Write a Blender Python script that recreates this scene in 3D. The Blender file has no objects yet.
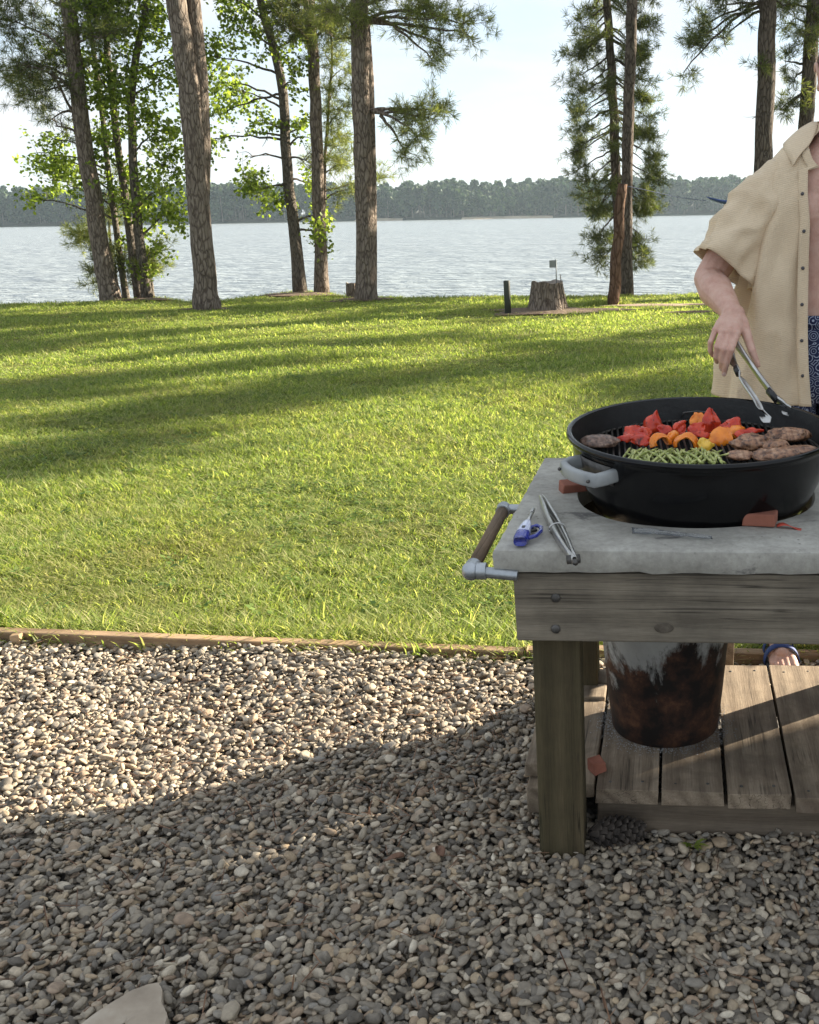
import bpy, bmesh, math, random
import numpy as np
from mathutils import Vector, Matrix, noise

random.seed(7)
RNG = np.random.default_rng(7)
SC = bpy.context.scene
COL = SC.collection

# ------------------------------------------------------------------ camera
CAM_H = 1.32
FPX, PPX, PPY = 1026.0, 600.0, 512.0          # the photograph is a crop: its optical centre sits right of the middle
PITCH, ROLL = math.atan(299 / 1026.0), math.radians(0.95)
cF = Vector((0, math.cos(PITCH), -math.sin(PITCH)))
cU0 = Vector((0, math.sin(PITCH), math.cos(PITCH)))
cR0 = Vector((1, 0, 0))
cR = cR0 * math.cos(ROLL) - cU0 * math.sin(ROLL)
cU = cU0 * math.cos(ROLL) + cR0 * math.sin(ROLL)
cC = Vector((0, 0, CAM_H))
cam_data = bpy.data.cameras.new('camera')
cam = bpy.data.objects.new('camera', cam_data)
COL.objects.link(cam)
cam.matrix_world = Matrix(((cR.x, cU.x, -cF.x, 0), (cR.y, cU.y, -cF.y, 0), (cR.z, cU.z, -cF.z, CAM_H), (0, 0, 0, 1)))
cam_data.sensor_width = 36
cam_data.lens = 36 * FPX / 1024
cam_data.shift_x = (409.5 - PPX) / 1024
cam_data.clip_start, cam_data.clip_end = 0.05, 5000
SC.camera = cam


def ray(x, y):
    return cF * FPX + cR * (x - PPX) - cU * (y - PPY)


def at(x, y, d):
    """world point seen at photo pixel x, y and at forward distance d"""
    v = ray(x, y)
    return cC + v * (d / v.y)


def on(x, y, z=0.0):
    """world point seen at photo pixel x, y at height z"""
    v = ray(x, y)
    return cC + v * ((z - CAM_H) / v.z)


# ------------------------------------------------------------------ sky, sun, exposure
SUN_AZ, SUN_EL = math.radians(60), math.radians(21)   # azimuth from straight ahead (+Y) towards +X
sun_dir = Vector((math.sin(SUN_AZ) * math.cos(SUN_EL), math.cos(SUN_AZ) * math.cos(SUN_EL), math.sin(SUN_EL)))
sd = bpy.data.lights.new('sun', 'SUN')
sd.energy, sd.angle, sd.color = 4.5, math.radians(0.55), (1.0, 0.89, 0.72)
sun = bpy.data.objects.new('sun', sd)
COL.objects.link(sun)
sun.rotation_euler = sun_dir.to_track_quat('Z', 'Y').to_euler()

world = bpy.data.worlds.new('World')
SC.world = world
world.use_nodes = True
wn, wl = world.node_tree.nodes, world.node_tree.links
wn.clear()
w_out = wn.new('ShaderNodeOutputWorld')
w_bg = wn.new('ShaderNodeBackground')
w_bg.inputs['Strength'].default_value = 0.066
w_sky = wn.new('ShaderNodeTexSky')
w_sky.sky_type = 'NISHITA'
w_sky.sun_disc = False
w_sky.sun_elevation = SUN_EL
w_sky.sun_rotation = SUN_AZ
w_sky.air_density, w_sky.dust_density, w_sky.ozone_density = 1.0, 0.3, 2.0
# thin high cloud over the blue
w_tc = wn.new('ShaderNodeTexCoord')
w_mp = wn.new('ShaderNodeMapping')
w_mp.inputs['Scale'].default_value = (1.6, 1.6, 7.0)
w_mp.inputs['Rotation'].default_value = (0.05, 0.04, 0.3)
w_nz = wn.new('ShaderNodeTexNoise')
w_nz.inputs['Scale'].default_value = 3.4
w_nz.inputs['Detail'].default_value = 6
w_nz.inputs['Roughness'].default_value = 0.55
w_nz.inputs['Distortion'].default_value = 0.35
w_rp = wn.new('ShaderNodeValToRGB')
w_rp.color_ramp.elements[0].position, w_rp.color_ramp.elements[0].color = 0.40, (0.0, 0.0, 0.0, 1)
w_rp.color_ramp.elements[1].position, w_rp.color_ramp.elements[1].color = 0.66, (1, 1, 1, 1)
w_mx = wn.new('ShaderNodeMix')
w_mx.data_type = 'RGBA'
CLOUD = 3.1
w_mx.inputs['B'].default_value = (CLOUD * 0.955, CLOUD * 0.99, CLOUD * 1.03, 1)
wl.new(w_tc.outputs['Generated'], w_mp.inputs['Vector'])
wl.new(w_mp.outputs['Vector'], w_nz.inputs['Vector'])
wl.new(w_nz.outputs['Fac'], w_rp.inputs['Fac'])
wl.new(w_rp.outputs['Color'], w_mx.inputs['Factor'])
w_hz = wn.new('ShaderNodeMix')          # thin veil of high cloud between the clumps
w_hz.data_type = 'RGBA'
w_hz.inputs['Factor'].default_value = 0.78
w_hz.inputs['B'].default_value = (CLOUD * 0.78, CLOUD * 0.87, CLOUD * 0.97, 1)
wl.new(w_sky.outputs['Color'], w_hz.inputs['A'])
wl.new(w_hz.outputs['Result'], w_mx.inputs['A'])
wl.new(w_mx.outputs['Result'], w_bg.inputs['Color'])
wl.new(w_bg.outputs['Background'], w_out.inputs['Surface'])

SC.view_settings.view_transform = 'Standard'
SC.view_settings.look = 'None'
SC.view_settings.gamma = 1
SC.view_settings.use_curve_mapping = False
SC.view_settings.exposure = 2.3
SC.render.engine = 'CYCLES'
SC.cycles.max_bounces = 8
SC.cycles.diffuse_bounces = 4
SC.cycles.glossy_bounces = 3
SC.cycles.transmission_bounces = 5
SC.cycles.transparent_max_bounces = 8
SC.cycles.volume_bounces = 1
SC.cycles.use_denoising = True


# ------------------------------------------------------------------ materials
def _mat(name):
    m = bpy.data.materials.new(name)
    m.use_nodes = True
    nt = m.node_tree
    return m, nt, nt.nodes, nt.links, nt.nodes['Principled BSDF']


def ramp(nodes, stops, interp='LINEAR'):
    r = nodes.new('ShaderNodeValToRGB')
    cr = r.color_ramp
    cr.interpolation = interp
    while len(cr.elements) < len(stops):
        cr.elements.new(0.5)
    for e, (p, c) in zip(cr.elements, stops):
        e.position = p
        e.color = (*c, 1) if len(c) == 3 else c
    return r


def coords(nodes, links, scale=(1, 1, 1), kind='Object', rnd=True, rot=(0, 0, 0)):
    tc = nodes.new('ShaderNodeTexCoord')
    mp = nodes.new('ShaderNodeMapping')
    mp.inputs['Scale'].default_value = scale
    mp.inputs['Rotation'].default_value = rot
    links.new(tc.outputs[kind], mp.inputs['Vector'])
    if rnd:
        oi = nodes.new('ShaderNodeObjectInfo')
        mul = nodes.new('ShaderNodeMath')
        mul.operation = 'MULTIPLY'
        mul.inputs[1].default_value = 37.0
        links.new(oi.outputs['Random'], mul.inputs[0])
        links.new(mul.outputs[0], mp.inputs['Location'])
    return mp.outputs['Vector']


def tex_noise(nodes, links, vec, scale, detail=4, rough=0.55, dist=0.0):
    n = nodes.new('ShaderNodeTexNoise')
    n.inputs['Scale'].default_value = scale
    n.inputs['Detail'].default_value = detail
    n.inputs['Roughness'].default_value = rough
    n.inputs['Distortion'].default_value = dist
    links.new(vec, n.inputs['Vector'])
    return n.outputs['Fac']


def mixc(nodes, links, fac, a, b, mode='MIX'):
    m = nodes.new('ShaderNodeMix')
    m.data_type = 'RGBA'
    m.blend_type = mode
    for sock, v in (('Factor', fac), ('A', a), ('B', b)):
        if hasattr(v, 'links'):
            links.new(v, m.inputs[sock])
        elif sock == 'Factor':
            m.inputs[sock].default_value = v
        else:
            m.inputs[sock].default_value = (*v, 1) if len(v) == 3 else v
    return m.outputs['Result']


def bump(nodes, links, height, bsdf, strength=0.5, dist=0.01):
    b = nodes.new('ShaderNodeBump')
    b.inputs['Strength'].default_value = strength
    b.inputs['Distance'].default_value = dist
    links.new(height, b.inputs['Height'])
    links.new(b.outputs['Normal'], bsdf.inputs['Normal'])
    return b


def mat_noisy(name, stops, scale=8, detail=5, rough=0.8, bstr=0.4, bdist=0.005, stretch=(1, 1, 1), metallic=0.0, rnd=True, dist=0.0, spec=0.4):
    m, nt, N, L, b = _mat(name)
    v = coords(N, L, stretch, rnd=rnd)
    f = tex_noise(N, L, v, scale, detail, 0.6, dist)
    r = ramp(N, stops)
    L.new(f, r.inputs['Fac'])
    L.new(r.outputs['Color'], b.inputs['Base Color'])
    b.inputs['Roughness'].default_value = rough
    b.inputs['Metallic'].default_value = metallic
    b.inputs['Specular IOR Level'].default_value = spec
    if bstr:
        f2 = tex_noise(N, L, v, scale * 3, 5, 0.65)
        bump(N, L, f2, b, bstr, bdist)
    return m


def mat_wood(name, axis, c_dark, c_mid, c_light, grain=55.0, bstr=0.35, moss=None, stain=None):
    """weathered timber, grain running along one axis"""
    m, nt, N, L, b = _mat(name)
    st = [1, 1, 1]
    st[axis] = 0.045
    v = coords(N, L, tuple(st))
    warp = tex_noise(N, L, v, 5.0, 3, 0.5)
    w = N.new('ShaderNodeTexWave')
    w.wave_type = 'RINGS'
    w.rings_direction = 'XYZ'[axis]
    w.inputs['Scale'].default_value = grain * 0.16
    w.inputs['Distortion'].default_value = 5
    w.inputs['Detail'].default_value = 4
    w.inputs['Detail Scale'].default_value = 1.4
    L.new(v, w.inputs['Vector'])
    fine = tex_noise(N, L, v, grain * 3.2, 4, 0.7)
    fine2 = tex_noise(N, L, v, grain * 8.0, 3, 0.7)
    fac = mixc(N, L, 0.72, w.outputs['Color'], fine)
    fac = mixc(N, L, 0.35, fac, fine2)
    r = ramp(N, [(0.22, c_dark), (0.5, c_mid), (0.78, c_light)])
    L.new(fac, r.inputs['Fac'])
    v2 = coords(N, L, (1, 1, 1))
    blot = tex_noise(N, L, v2, 5.5, 6, 0.65)
    rb = ramp(N, [(0.35, (0.62, 0.6, 0.58)), (0.65, (1.12, 1.08, 1.02))])
    L.new(blot, rb.inputs['Fac'])
    col = mixc(N, L, 0.85, r.outputs['Color'], rb.outputs['Color'], 'MULTIPLY')
    # hairline drying cracks along the grain
    sc_ = [1, 1, 1]
    sc_[axis] = 0.02
    ck = tex_noise(N, L, coords(N, L, tuple(sc_)), grain * 0.9, 2, 0.5)
    rc = ramp(N, [(0.465, (0, 0, 0)), (0.485, (0.85, 0.85, 0.85)), (0.505, (0, 0, 0))])
    L.new(ck, rc.inputs['Fac'])
    ckm = tex_noise(N, L, v2, 4.0, 3, 0.6)
    rcm = ramp(N, [(0.48, (0, 0, 0)), (0.6, (1, 1, 1))])
    L.new(ckm, rcm.inputs['Fac'])
    cf = mixc(N, L, 1.0, rc.outputs['Color'], rcm.outputs['Color'], 'MULTIPLY')
    col = mixc(N, L, cf, col, tuple(x * 0.3 for x in c_dark))
    # knots
    vo = N.new('ShaderNodeTexVoronoi')
    vo.inputs['Scale'].default_value = 3.1
    sk = [1, 1, 1]
    sk[axis] = 0.6
    L.new(coords(N, L, tuple(sk)), vo.inputs['Vector'])
    rk = ramp(N, [(0.035, (1, 1, 1)), (0.075, (0, 0, 0))])
    L.new(vo.outputs['Distance'], rk.inputs['Fac'])
    col = mixc(N, L, rk.outputs['Color'], col, tuple(x * 0.45 for x in c_dark))
    if moss:
        mo = tex_noise(N, L, v, 3.0, 5, 0.7)
        rm = ramp(N, [(0.42, (0, 0, 0)), (0.66, (0.75, 0.75, 0.75))])
        L.new(mo, rm.inputs['Fac'])
        col = mixc(N, L, rm.outputs['Color'], col, moss)
    if stain:
        so = tex_noise(N, L, v2, 7.0, 7, 0.7, 0.6)
        rs = ramp(N, [(0.5, (0, 0, 0)), (0.72, (0.8, 0.8, 0.8))])
        L.new(so, rs.inputs['Fac'])
        col = mixc(N, L, rs.outputs['Color'], col, stain)
    L.new(col, b.inputs['Base Color'])
    b.inputs['Roughness'].default_value = 0.85
    b.inputs['Specular IOR Level'].default_value = 0.25
    bump(N, L, fac, b, bstr, 0.003)
    return m


def mat_leaf(name, stops, trans=0.45, rough=0.55, rnd='island', spec=0.3):
    m, nt, N, L, b = _mat(name)
    out = N['Material Output']
    if rnd == 'island':
        g = N.new('ShaderNodeNewGeometry')
        src = g.outputs['Random Per Island']
    else:
        g = N.new('ShaderNodeObjectInfo')
        src = g.outputs['Random']
    r = ramp(N, stops)
    L.new(src, r.inputs['Fac'])
    L.new(r.outputs['Color'], b.inputs['Base Color'])
    b.inputs['Roughness'].default_value = rough
    b.inputs['Specular IOR Level'].default_value = spec
    t = N.new('ShaderNodeBsdfTranslucent')
    tint = mixc(N, L, 1.0, r.outputs['Color'], (1.15, 1.2, 0.55), 'MULTIPLY')
    L.new(tint, t.inputs['Color'])
    mx = N.new('ShaderNodeMixShader')
    mx.inputs['Fac'].default_value = trans
    L.new(b.outputs['BSDF'], mx.inputs[1])
    L.new(t.outputs['BSDF'], mx.inputs[2])
    L.new(mx.outputs['Shader'], out.inputs['Surface'])
    return m


def mat_plain(name, c, rough=0.5, metallic=0.0, spec=0.5, coat=0.0):
    m, nt, N, L, b = _mat(name)
    v = coords(N, L)
    f = tex_noise(N, L, v, 22, 4)
    r = ramp(N, [(0.3, tuple(x * 0.86 for x in c)), (0.7, tuple(min(1, x * 1.1) for x in c))])
    L.new(f, r.inputs['Fac'])
    L.new(r.outputs['Color'], b.inputs['Base Color'])
    b.inputs['Roughness'].default_value = rough
    b.inputs['Metallic'].default_value = metallic
    b.inputs['Specular IOR Level'].default_value = spec
    b.inputs['Coat Weight'].default_value = coat
    return m


# ------------------------------------------------------------------ mesh building
class MB:
    def __init__(self):
        self.v, self.f, self.m = [], [], []

    def add(self, verts, faces, mi=0):
        o = len(self.v)
        self.v.extend([tuple(p) for p in verts])
        for f in faces:
            self.f.append(tuple(i + o for i in f))
            self.m.append(mi)

    def box(self, lo, hi, mi=0, M=None, jit=0.0):
        x0, y0, z0 = lo
        x1, y1, z1 = hi
        vs = [Vector(p) for p in ((x0, y0, z0), (x1, y0, z0), (x1, y1, z0), (x0, y1, z0), (x0, y0, z1), (x1, y0, z1), (x1, y1, z1), (x0, y1, z1))]
        if jit:
            vs = [p + Vector((random.uniform(-jit, jit), random.uniform(-jit, jit), random.uniform(-jit, jit))) for p in vs]
        if M is not None:
            vs = [M @ p for p in vs]
        self.add(vs, ((0, 3, 2, 1), (4, 5, 6, 7), (0, 1, 5, 4), (1, 2, 6, 5), (2, 3, 7, 6), (3, 0, 4, 7)), mi)

    def tube(self, pts, rad, n=10, mi=0, cap=True, flat=1.0, up=None, rough=0.0):
        pts = [Vector(p) for p in pts]
        if not hasattr(rad, '__len__'):
            rad = [rad] * len(pts)
        t0 = (pts[1] - pts[0]).normalized()
        if up is None:
            up = Vector((0, 0, 1)) if abs(t0.z) < 0.9 else Vector((0, 1, 0))
        nx = (Vector(up) - t0 * t0.dot(Vector(up))).normalized()
        vs, prev = [], nx
        for i, p in enumerate(pts):
            t = (pts[min(i + 1, len(pts) - 1)] - pts[max(i - 1, 0)]).normalized()
            prev = (prev - t * t.dot(prev)).normalized()
            by = t.cross(prev)
            for k in range(n):
                a = 2 * math.pi * k / n
                r = rad[i] * (1 + (random.uniform(-rough, rough) if rough else 0))
                vs.append(p + prev * (math.cos(a) * r) + by * (math.sin(a) * r * flat))
        fs = []
        for i in range(len(pts) - 1):
            for k in range(n):
                a, b2 = i * n + k, i * n + (k + 1) % n
                fs.append((a, b2, b2 + n, a + n))
        if cap:
            fs.append(tuple(range(n - 1, -1, -1)))
            fs.append(tuple((len(pts) - 1) * n + k for k in range(n)))
        self.add(vs, fs, mi)

    def lathe(self, prof, n=32, c=(0, 0, 0), mi=0, M=None, close=False):
        vs, fs = [], []
        for (r, z) in prof:
            for k in range(n):
                a = 2 * math.pi * k / n
                p = Vector((c[0] + r * math.cos(a), c[1] + r * math.sin(a), c[2] + z))
                vs.append(M @ p if M is not None else p)
        m = len(prof)
        for i in range(m if close else m - 1):
            j = (i + 1) % m
            for k in range(n):
                a, b2 = i * n + k, i * n + (k + 1) % n
                fs.append((a, b2, j * n + (k + 1) % n, j * n + k))
        self.add(vs, fs, mi)

    def ball(self, c, r, nu=14, nv=9, mi=0, M=None):
        """ellipsoid; r scalar or 3 radii"""
        if not hasattr(r, '__len__'):
            r = (r, r, r)
        vs, fs = [], []
        c = Vector(c)
        for j in range(nv + 1):
            th = math.pi * j / nv
            for k in range(nu):
                a = 2 * math.pi * k / nu
                q = Vector((r[0] * math.sin(th) * math.cos(a), r[1] * math.sin(th) * math.sin(a), r[2] * math.cos(th)))
                vs.append(c + (M @ q if M is not None else q))
        for j in range(nv):
            for k in range(nu):
                a, b2 = j * nu + k, j * nu + (k + 1) % nu
                fs.append((a, a + nu, b2 + nu, b2))
        self.add(vs, fs, mi)

    def cone(self, p, r0, q, r1, n=14):
        """tapered limb with round ends"""
        self.tube([p, q], [r0, r1], n)
        self.ball(p, r0, n, 8)
        self.ball(q, r1, n, 8)

    def grid(self, P, mi=0, wrap=False):
        """P[i][j] of points"""
        a, b2 = len(P), len(P[0])
        vs = [p for row in P for p in row]
        fs = []
        for i in range(a - 1):
            for j in range(b2 if wrap else b2 - 1):
                k = (j + 1) % b2
                fs.append((i * b2 + j, i * b2 + k, (i + 1) * b2 + k, (i + 1) * b2 + j))
        self.add(vs, fs, mi)

    def build(self, name, mats, parent=None, origin=(0, 0, 0), smooth=True, bevel=0.0, bseg=2, subd=0, auto=None, solid=0.0):
        me = bpy.data.meshes.new(name)
        o = Vector(origin)
        me.from_pydata([(p[0] - o.x, p[1] - o.y, p[2] - o.z) for p in self.v], [], self.f)
        if not isinstance(mats, (list, tuple)):
            mats = [mats]
        for m in mats:
            me.materials.append(m)
        me.polygons.foreach_set('material_index', self.m)
        me.polygons.foreach_set('use_smooth', [smooth] * len(self.f))
        me.update()
        ob = bpy.data.objects.new(name, me)
        COL.objects.link(ob)
        if parent is not None:
            ob.parent = parent
        else:
            ob.location = o
        if solid:
            s = ob.modifiers.new('solid', 'SOLIDIFY')
            s.thickness = solid
            s.offset = 0
        if bevel:
            bv = ob.modifiers.new('bevel', 'BEVEL')
            bv.width, bv.segments, bv.limit_method, bv.angle_limit = bevel, bseg, 'ANGLE', math.radians(35)
            bv.harden_normals = False
        if subd:
            s = ob.modifiers.new('subd', 'SUBSURF')
            s.levels = s.render_levels = subd
        if auto is not None:
            me.set_sharp_from_angle(angle=math.radians(auto))
        return ob


def np_mesh(name, verts, faces_n, n_per, mat, parent=None, loc=(0, 0, 0), smooth=False, mats=None, midx=None):
    """fast mesh from numpy arrays: faces_n (F, n_per)"""
    me = bpy.data.meshes.new(name)
    F = len(faces_n)
    me.vertices.add(len(verts))
    me.vertices.foreach_set('co', np.ascontiguousarray(verts, dtype=np.float32).ravel())
    me.loops.add(F * n_per)
    me.loops.foreach_set('vertex_index', np.ascontiguousarray(faces_n, dtype=np.int32).ravel())
    me.polygons.add(F)
    me.polygons.foreach_set('loop_start', np.arange(0, F * n_per, n_per, dtype=np.int32))
    me.polygons.foreach_set('loop_total', np.full(F, n_per, dtype=np.int32))
    for m in (mats or [mat]):
        me.materials.append(m)
    if midx is not None:
        me.polygons.foreach_set('material_index', np.asarray(midx, dtype=np.int32))
    me.polygons.foreach_set('use_smooth', np.full(F, smooth, dtype=bool))
    me.update(calc_edges=True)
    ob = bpy.data.objects.new(name, me)
    COL.objects.link(ob)
    if parent is not None:
        ob.parent = parent
    ob.location = loc
    return ob


def tag(o, label=None, cat=None, group=None, kind=None):
    if label:
        o['label'] = label
    if cat:
        o['category'] = cat
    if group:
        o['group'] = group
    if kind:
        o['kind'] = kind
    return o


def thing(name, label, cat, loc=(0, 0, 0), rz=0.0, group=None):
    o = bpy.data.objects.new(name, None)
    o.empty_display_size = 0.1
    COL.objects.link(o)
    o.location = loc
    o.rotation_euler = (0, 0, rz)
    return tag(o, label, cat, group)


def apply_mods(ob):
    dg = bpy.context.evaluated_depsgraph_get()
    me = bpy.data.meshes.new_from_object(ob.evaluated_get(dg))
    old = ob.data
    ob.modifiers.clear()
    ob.data = me
    bpy.data.meshes.remove(old)


def fuse(ob, voxel, smooth_it=6, mat=None):
    """one continuous surface out of overlapping closed shapes"""
    r = ob.modifiers.new('r', 'REMESH')
    r.mode, r.voxel_size = 'VOXEL', voxel
    s = ob.modifiers.new('s', 'SMOOTH')
    s.factor, s.iterations = 0.5, smooth_it
    apply_mods(ob)
    if mat is not None:
        ob.data.materials.clear()
        ob.data.materials.append(mat)
    ob.data.polygons.foreach_set('use_smooth', [True] * len(ob.data.polygons))


def scatter(name, pts, rot, scl, idx, variants, label):
    """many small copies of a few variant meshes, read as one mass"""
    vc = bpy.data.collections.new(name + '_kinds')
    for i, v in enumerate(variants):
        vc.objects.link(v)
    me = bpy.data.meshes.new(name)
    n = len(pts)
    me.vertices.add(n)
    me.vertices.foreach_set('co', np.asarray(pts, np.float32).ravel())
    for an, ty, key, arr in (('rot', 'FLOAT_VECTOR', 'vector', rot), ('scl', 'FLOAT_VECTOR', 'vector', scl), ('idx', 'INT', 'value', idx)):
        a = me.attributes.new(an, ty, 'POINT')
        a.data.foreach_set(key, np.asarray(arr, np.int32 if ty == 'INT' else np.float32).ravel())
    me.update()
    ob = bpy.data.objects.new(name, me)
    COL.objects.link(ob)
    ng = bpy.data.node_groups.new(name, 'GeometryNodeTree')
    ng.interface.new_socket('Geometry', in_out='INPUT', socket_type='NodeSocketGeometry')
    ng.interface.new_socket('Geometry', in_out='OUTPUT', socket_type='NodeSocketGeometry')
    N, L = ng.nodes, ng.links
    gi, go = N.new('NodeGroupInput'), N.new('NodeGroupOutput')
    ci = N.new('GeometryNodeCollectionInfo')
    ci.inputs['Collection'].default_value = vc
    ci.inputs['Separate Children'].default_value = True
    ci.inputs['Reset Children'].default_value = True
    ip = N.new('GeometryNodeInstanceOnPoints')
    ip.inputs['Pick Instance'].default_value = True

    def attr(nm, ty):
        a = N.new('GeometryNodeInputNamedAttribute')
        a.data_type = ty
        a.inputs['Name'].default_value = nm
        return [s for s in a.outputs if s.enabled and s.name == 'Attribute'][0]
    L.new(gi.outputs[0], ip.inputs['Points'])
    L.new(ci.outputs[0], ip.inputs['Instance'])
    L.new(attr('idx', 'INT'), ip.inputs['Instance Index'])
    L.new(attr('rot', 'FLOAT_VECTOR'), ip.inputs['Rotation'])
    L.new(attr('scl', 'FLOAT_VECTOR'), ip.inputs['Scale'])
    L.new(ip.outputs[0], go.inputs[0])
    md = ob.modifiers.new('scatter', 'NODES')
    md.node_group = ng
    return tag(ob, label, None, None, 'stuff')


# ------------------------------------------------------------------ ground, lake, far shore
def board_y(x):
    """line of the timber edging between gravel and lawn"""
    x = np.asarray(x, float)
    return np.where(x < -0.2, 2.911 - 0.1276 * (x + 0.222), 2.905 - 0.05 * (x + 0.2))


def shore_y(x):
    x = np.asarray(x, float)
    return 17.75 + 2.1 * np.exp(-((x + 5.4) / 0.95) ** 2) + 0.9 * np.exp(-((x + 7.9) / 0.8) ** 2) + 0.12 * np.sin(x * 1.3) + 0.08 * np.sin(x * 3.1 + 1)


def ground_z(x, y):
    x, y = np.asarray(x, float), np.asarray(y, float)
    e = shore_y(x)
    z = 0.018 * np.sin(x * 0.9 + 0.4 * y) * np.sin(y * 0.6 + 1.0) * np.clip((y - 4) / 3, 0, 1)
    return z - np.clip(y - e, 0, 40) * 0.42 - np.clip(y - e + 0.5, 0, 0.5) ** 2 * 0.2


LAKE_Z = -0.75
# gravel bed
m, nt, N, L, b = _mat('gravel_dust')
v = coords(N, L, rnd=False)
vo = N.new('ShaderNodeTexVoronoi')
vo.inputs['Scale'].default_value = 34
L.new(v, vo.inputs['Vector'])
r = ramp(N, [(0.0, (0.07, 0.062, 0.055)), (1.0, (0.2, 0.185, 0.165))])
sep = N.new('ShaderNodeSeparateColor')
L.new(vo.outputs['Color'], sep.inputs[0])
L.new(sep.outputs[0], r.inputs['Fac'])
L.new(r.outputs['Color'], b.inputs['Base Color'])
b.inputs['Roughness'].default_value = 0.9
bump(N, L, vo.outputs['Distance'], b, 1.0, 0.02)
M_GRAVELBED = m
xs = np.linspace(-14, 14, 113)
Pg = []
for t in np.linspace(0, 1, 40):
    Pg.append([Vector((x, float(board_y(x)) * t + (1 - t) * -9.0, -0.028)) for x in xs])
g = MB()
g.grid(Pg)
tag(g.build('gravel_bed', M_GRAVELBED), kind='structure')

# lawn and bank
m, nt, N, L, b = _mat('turf')
v = coords(N, L, rnd=False)
f1 = tex_noise(N, L, v, 0.55, 5, 0.6)
f2 = tex_noise(N, L, v, 9.0, 6, 0.7)
c1 = ramp(N, [(0.3, (0.13, 0.145, 0.035)), (0.6, (0.19, 0.20, 0.05)), (0.8, (0.26, 0.21, 0.09))])
c2 = ramp(N, [(0.35, (0.6, 0.62, 0.6)), (0.6, (1.0, 1.0, 1.0)), (0.75, (1.25, 1.1, 0.95))])
L.new(f1, c1.inputs['Fac'])
L.new(f2, c2.inputs['Fac'])
col = mixc(N, L, 1.0, c1.outputs['Color'], c2.outputs['Color'], 'MULTIPLY')
geo = N.new('ShaderNodeSeparateXYZ')
L.new(v, geo.inputs[0])
lowr = ramp(N, [(0.0, (1, 1, 1)), (1.0, (0, 0, 0))])
mr = N.new('ShaderNodeMapRange')
mr.inputs['From Min'].default_value, mr.inputs['From Max'].default_value = -0.35, -0.12
L.new(geo.outputs['Z'], mr.inputs['Value'])
L.new(mr.outputs['Result'], lowr.inputs['Fac'])
col = mixc(N, L, lowr.outputs['Color'], col, (0.17, 0.125, 0.085))
L.new(col, b.inputs['Base Color'])
b.inputs['Roughness'].default_value = 0.95
b.inputs['Specular IOR Level'].default_value = 0.15
bump(N, L, f2, b, 0.8, 0.03)
M_TURF = m
xs = np.concatenate([np.linspace(-200, -16, 24)[:-1], np.arange(-16, 9, 0.22), np.linspace(9, 220, 28)])
rows = np.concatenate([np.linspace(0, 0.55, 36)[:-1], np.linspace(0.55, 0.8, 60)[:-1], np.linspace(0.8, 1, 12)])
Pg = []
for t in rows:
    yy = board_y(np.clip(xs, -14, 14)) * (1 - t) + 27.5 * t
    zz = ground_z(xs, yy) - 0.02
    Pg.append([Vector((x, y, z)) for x, y, z in zip(xs, yy, zz)])
g = MB()
g.grid(Pg)
tag(g.build('lawn', M_TURF), kind='structure')

# bare ground rings under the trees: pine straw
M_STRAW = mat_noisy('pine_straw', [(0.3, (0.07, 0.045, 0.03)), (0.5, (0.14, 0.095, 0.06)), (0.7, (0.24, 0.18, 0.12))], 14, 8, 0.95, 0.8, 0.02)
M_SAND = mat_noisy('sandy_soil', [(0.3, (0.22, 0.15, 0.1)), (0.7, (0.36, 0.27, 0.19))], 3, 6, 0.95, 0.4, 0.02)


def ground_patch(name, cx, cy, rx, ry, mat, zoff=0.012, seed=0):
    rr = random.Random(seed)
    ph = [rr.uniform(0, 6.28) for _ in range(4)]
    g = MB()
    rings, n = 7, 40
    vs = []
    for i in range(rings + 1):
        s = i / rings
        row = []
        for k in range(n):
            a = 2 * math.pi * k / n
            w = 1 + 0.18 * math.sin(3 * a + ph[0]) + 0.12 * math.sin(5 * a + ph[1]) + 0.1 * math.sin(9 * a + ph[2]) + 0.07 * math.sin(17 * a + ph[3])
            x, y = cx + rx * s * w * math.cos(a), cy + ry * s * w * math.sin(a)
            row.append(Vector((x, y, float(ground_z(x, y)) + zoff - 0.018 * s ** 3)))
        vs.append(row)
    g.grid(vs, wrap=True)
    return tag(g.build(name, mat), kind='structure')


ground_patch('sandy_path', 1.05, 15.35, 1.0, 0.14, M_SAND, 0.03, 3)
ground_patch('pine_straw_patch', -0.6, 14.7, 0.95, 0.5, M_STRAW, 0.022, 4)
ground_patch('pine_straw_patch', 1.35, 14.2, 0.42, 0.12, M_STRAW, 0.02, 5)
ground_patch('pine_straw_patch', -5.3, 18.9, 0.9, 0.45, M_STRAW, 0.022, 6)
ground_patch('pine_straw_patch', -3.95, 17.35, 0.5, 0.35, M_STRAW, 0.022, 7)
ground_patch('pine_straw_patch', -7.7, 18.4, 0.75, 0.4, M_STRAW, 0.022, 8)
ground_patch('pine_straw_patch', -6.05, 16.25, 0.36, 0.24, M_STRAW, 0.02, 9)

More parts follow.
